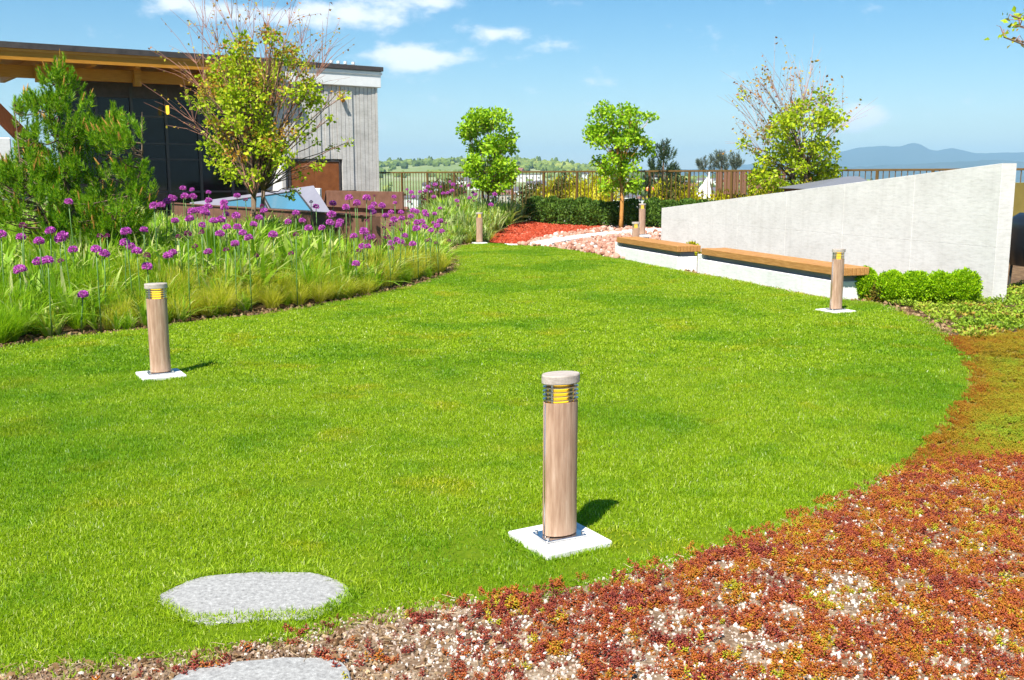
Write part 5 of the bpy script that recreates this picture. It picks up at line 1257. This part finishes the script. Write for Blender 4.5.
def arc_blades(n, seed, h, spread, w, mat, droop=.6, base=.04, seg=4, name='tuft', fold=False):
    r = np.random.default_rng(seed); V = []; F = []
    a = r.uniform(0, 2*np.pi, n); L = h*r.uniform(.6, 1.15, n); le = np.abs(r.normal(0, spread, n)); dr = droop*r.uniform(.3, 1.2, n)
    b = np.stack([np.cos(a), np.sin(a)], 1)*(base*np.sqrt(r.uniform(0, 1, n)))[:, None]; az = a+r.normal(0, .5, n)
    rows = []
    for k in range(seg+1):
        t = k/seg; out = le*t+dr*le*t**2.4+dr*.12*t**3; z = t*(1-.22*le*t)-dr*.38*t**3*(le+.25)
        c = np.stack([b[:, 0]+np.cos(az)*out*L, b[:, 1]+np.sin(az)*out*L, np.maximum(z*L, .01)-.015*(1-t)], 1)
        ww = w*(1-t**2.2)*(.55+.45*min(1, t*3+.2))+w*.03; s = np.stack([-np.sin(az), np.cos(az), np.zeros(n)], 1)*ww/2
        rows += [c-s, c+s]
    A = np.stack(rows, 1); V = A.reshape(-1, 3); m = 2*(seg+1); k = np.arange(n)[:, None]*m
    F = np.concatenate([k+np.array([[2*q, 2*q+1, 2*q+3, 2*q+2]]) for q in range(seg)])
    return npmesh(name, V, F, mat, True)
def bed_pts(dens):
    poly = [(-17, 8.5), (-4, 9), (0, 16), (1.8, 31), (-4, 36), (-17, 30)]
    P = view_pts(poly, dens, umin=-70, umax=548); k = ~inpoly(P[:, 0], P[:, 1], LAWN) & ~inpoly(P[:, 0], P[:, 1], MUL) & ~inpoly(P[:, 0], P[:, 1], STO)
    P = P[k]; k = np.array([not behind_planter(x, y) for x, y in P]); P = P[k]
    rl = (P[:, 0]-RL0.x)*RN.x+(P[:, 1]-RL0.y)*RN.y; P = P[rl < -1.2]
    q = np.array([(Vector((x, y, 0))-BC).dot(BY) for x, y in P]); P = P[q < -3.0]
    return P, polydist(P[:, 0], P[:, 1], LAWN)
def bed():
    # mass of foliage between the single plants
    src = [arc_blades(24, 300+i, .46, .36, .048, 'strap_leaf', 1.0, .05, 5) for i in range(4)]+[arc_blades(24, 310+i, .46, .32, .042, 'grey_strap', .9, .05, 5) for i in range(3)]+[arc_blades(150, 320+i, .42, .42, .006, 'tuft_green', .9, .06) for i in range(4)]+[arc_blades(160, 330+i, .40, .42, .0055, 'tuft_yellow', .9, .06) for i in range(3)]
    P, d = bed_pts(lambda y: 22 if y < 16 else 20 if y < 24 else 22); n = len(P); q = vnoise(P[:, 0], P[:, 1], .55, 77.)
    far = P[:, 1] > 22; r = rng.uniform(0, 1, n)
    pl = np.array([polydist(np.array([x]), np.array([y]), [PW_A[:2], PW_B[:2]], False)[0] for x, y in P])
    idx = np.where(far, np.where(r < .55, rng.integers(4, 7, n), np.where(r < .8, rng.integers(0, 4, n), rng.integers(11, 14, n))),
                   np.where(q > .14, np.where(r < .6, rng.integers(7, 11, n), rng.integers(0, 4, n)), np.where(r < .62, rng.integers(0, 4, n), np.where(r < .8, rng.integers(11, 14, n), rng.integers(7, 11, n)))))
    s = rng.uniform(.75, 1.3, n)*(.55+.45*sst(.15, 1.2, d))*np.where(P[:, 1] > 21, 1.3, np.where((P[:, 1] > 13.2) & (P[:, 0] > -4.6), 1.38, 1.05))*np.where(P[:, 0] > -4.6, .85+.15*sst(.3, 2.5, pl), .42+.58*sst(.2, 2.6, pl)); k = d > .28+.15*q
    bl = inpoly(P[:, 0], P[:, 1], [tuple(pxat(u, 240, y)[:2]) for u, y in ((20, 14), (140, 14), (140, 15.3), (20, 15.3))]); k &= ~bl
    scatter('bed_foliage', np.column_stack([P, height(P[:, 0], P[:, 1])-.02])[k], rz_rot(n, .06)[k], s[k], idx[k], r[k], src, 'mixed green strap leaves and fine grass filling the flower bed')
    # single feathery tufts along the lawn side
    ty = [arc_blades(330, 400+i, .50, .40, .0060, 'tuft_yellow', 1.0, .08, 5, 'blades') for i in range(3)]; tg = [arc_blades(330, 410+i, .55, .42, .0060, 'tuft_green', 1.1, .08, 5, 'blades') for i in range(3)]
    edge = [(u, v) for u, v in LAWN_PX[1:10]]; tot = 0; i = 0
    us = list(np.arange(-10, 462, 12.5)); cnt_ = {}
    tens = {20: 'twenty', 30: 'thirty', 40: 'forty'}
    nth_word = lambda k: ORD[k-1] if k <= 20 else tens[k//10*10]+('-'+ORD[k % 10-1] if k % 10 else 'th')
    for row, off in ((0, .48), (1, 1.05), (2, 1.7)):
        for u in us:
            u = u+random.uniform(-7, 7)
            if row and random.random() < .25: continue
            v = np.interp(u, [e[0] for e in edge], [e[1] for e in edge]); p = gnd(u, v); y = p.y+off*random.uniform(.75, 1.25)*(1 if u < 430 else 1.6); x = p.x*y/p.y-(.12 if u > 380 else 0)
            if inpoly(np.array([x]), np.array([y]), LAWN)[0] or behind_planter(x, y): continue
            if row == 0 and (random.random() < .22 or 18 < u < 70 or 225 < u < 245): continue
            yel = (u > 150 and random.random() < .85) or (u > 110 and random.random() < .4)
            cnt_[row] = cnt_.get(row, 0)+1; nth = cnt_[row]; reg = 'below the green pine' if u < 130 else 'behind the left bollard light' if u < 230 else 'along the middle of the bed rim' if u < 350 else 'at the rounded tip of the bed'
            t = thing('grass_tuft', (x, y, hz(x, y)-.01), ('yellow' if yel else 'green')+' feathery grass tuft, %s from left in the %s row of tufts' % (nth_word(nth), ('front', 'second', 'back')[row]), 'grass tuft', 'feathery grass tufts in the bed', random.uniform(0, 6))
            o = obj('blades', (ty if yel else tg)[i % 3], t); k = random.uniform(.75, 1.15)*(.85 if row == 0 else 1); o.scale = (k, k, k*random.uniform(.85, 1.1)); i += 1
    # strap-leaved plants at the rim, leaf by leaf
    leafs = []
    for j in range(5): leafs.append(arc_blades(1, 500+j, .36, .35, .034, 'strap_leaf', .9, .0, 6, 'leaf'))
    spots_ = [(20, 322, 'at the far left rim of the bed'), (36, 328, 'second from the left rim of the bed'), (58, 326, 'with pale tips below the low mauve allium'), (72, 322, 'left of the green tufts by the left bollard'), (8, 336, 'lowest at the left edge of the picture'), (92, 318, 'just left of the left bollard light'), (196, 300, 'right of the left bollard light'), (186, 290, 'behind the left bollard light'), (240, 308, 'in the rim of the bed below the maple'), (262, 300, 'under the allium stalks right of the maple'),
              (330, 292, 'between yellow tufts in the middle of the rim'), (344, 288, 'pale tipped, in the middle of the rim'), (402, 284, 'near the rounded tip of the bed'), (312, 285, 'behind the yellow tufts of the middle rim')]
    for (u, v, w) in spots_:
        p = hpx(u, v)
        ve = np.interp(u, [e[0] for e in edge], [e[1] for e in edge])
        if v > ve-6: p = gnd(u, ve-6)
        t = thing('strap_leaf_plant', (p.x, p.y, hz(p.x, p.y)-.01), 'light green strap leaved plant '+w, 'plant', 'strap leaved plants at the bed rim')
        for q in range(random.randint(7, 10)):
            l = obj('leaf', leafs[q % 5], t, (random.uniform(-.03, .03), random.uniform(-.03, .03), 0)); l.rotation_euler = (random.uniform(-.15, .15), random.uniform(-.15, .15), q*2.4+random.uniform(-.4, .4)); k = random.uniform(.7, 1.15); l.scale = (k, k, k)
bed()

# ------------------------------------------------------------------ far town and woods
def nth_of(k): return ORD[k-1] if k <= 20 else 'twenty-'+ORD[k-21] if k < 30 else 'farther'
def far_things():
    src = []
    for i in range(4):
        import bmesh
        bm = bmesh.new(); bmesh.ops.create_icosphere(bm, subdivisions=2, radius=1)
        for v in bm.verts: v.co *= 1+.5*mnoise.noise(v.co*1.6+Vector((i*5, 0, 0))); v.co.z = v.co.z*(1.0 if i < 3 else 1.7)+.6; v.co.x *= (1 if i < 3 else .6); v.co.y *= (1 if i < 3 else .6)
        me = bpy.data.meshes.new('far_crown'); bm.to_mesh(me); bm.free(); me.materials.append(MATS['far_tree']); src.append(me)
    n = 16000; a = rng.uniform(-.32, .75, n); d = np.sqrt(rng.uniform(380**2, 1900**2, n)); x = d*np.sin(a); y = d*np.cos(a); q = vnoise(x, y, .0045, 3.)
    k = (q+rng.normal(0, .22, n) > -.02+.40*sst(1400, 800, d)); x, y, d, q = x[k], y[k], d[k], q[k]; n = len(x)
    con = rng.uniform(0, 1, n) < .10; sc_ = rng.uniform(2.5, 5.5, n)*(.75+.35*sst(600, 1500, d)); idx = np.where(con, 3, rng.integers(0, 3, n))
    tint = np.clip(.55+.5*q+rng.normal(0, .16, n)-.45*con, 0, 1)
    scatter('far_woodland', np.column_stack([x, y, landz(x, y)]), rz_rot(n), sc_, idx, tint, src, 'distant wooded hillside beyond the valley')
    # houses one can make out between the pickets
    r = random.Random(2); pro = []
    for i in range(3):
        w, l, h = (9, 12, 5.5) if i == 0 else (8, 18, 6.5) if i == 1 else (11, 26, 8)
        t = thing('far_house', (0, 0, 0), '', 'house', 'houses of the distant town'); m = MB(); m.box(-l/2, l/2, -w/2, w/2, -3, h); m.build('wall', 'house_white' if i != 1 else 'house_cream', t)
        m = MB()
        if i < 2: m.add([(-l/2-.5, -w/2-.5, h+.02), (l/2+.5, -w/2-.5, h+.02), (l/2+.5, w/2+.5, h+.02), (-l/2-.5, w/2+.5, h+.02), (-l/2-.5, 0, h+3.2), (l/2+.5, 0, h+3.2)], [(0,1,5,4),(2,3,4,5),(1,2,5),(3,0,4),(3,2,1,0)])
        else: m.box(-l/2-.3, l/2+.3, -w/2-.3, w/2+.3, h+.02, h+.8)
        m.build('roof', 'house_roof' if i != 1 else 'house_roof_red', t)
        wn = MB().box(-.7, .7, -.06, .02, -.8, .8).mesh('window', 'window_dark')
        for k in range(4): obj('window', wn, t, (-l/2+l*(k+.5)/4, -w/2, h*.55))
        pro.append(t)
    used = [False]*3
    HU = sorted([r.uniform(384, 720) for _ in range(56)]+[r.uniform(860, 950) for _ in range(8)]); hc = {}
    for k in range(64):
        u = HU[k]; d = r.uniform(430, 1000) if r.random() < .7 else r.uniform(1000, 1350); p = pxat(u, 190, d); z = float(landz(np.array([p.x]), np.array([p.y]))[0]); i = r.choice((0, 0, 1, 2))
        if k < 3: i = k
        o = pro[i] if not used[i] else copy_tree(pro[i]); used[i] = True; o.location = (p.x, p.y, z); o.rotation_euler[2] = r.uniform(-.7, .7)
        w = 'left of the lush young tree' if u < 470 else 'between the two lush young trees' if u < 600 else 'right of the second young tree' if u < 760 else 'right of the sparse tree'
        hc[w] = hc.get(w, 0)+1
        o['label'] = ('small white far house' if i == 0 else 'cream far house' if i == 1 else 'white far block')+', '+nth_of(hc[w])+' from left '+w
far_things()
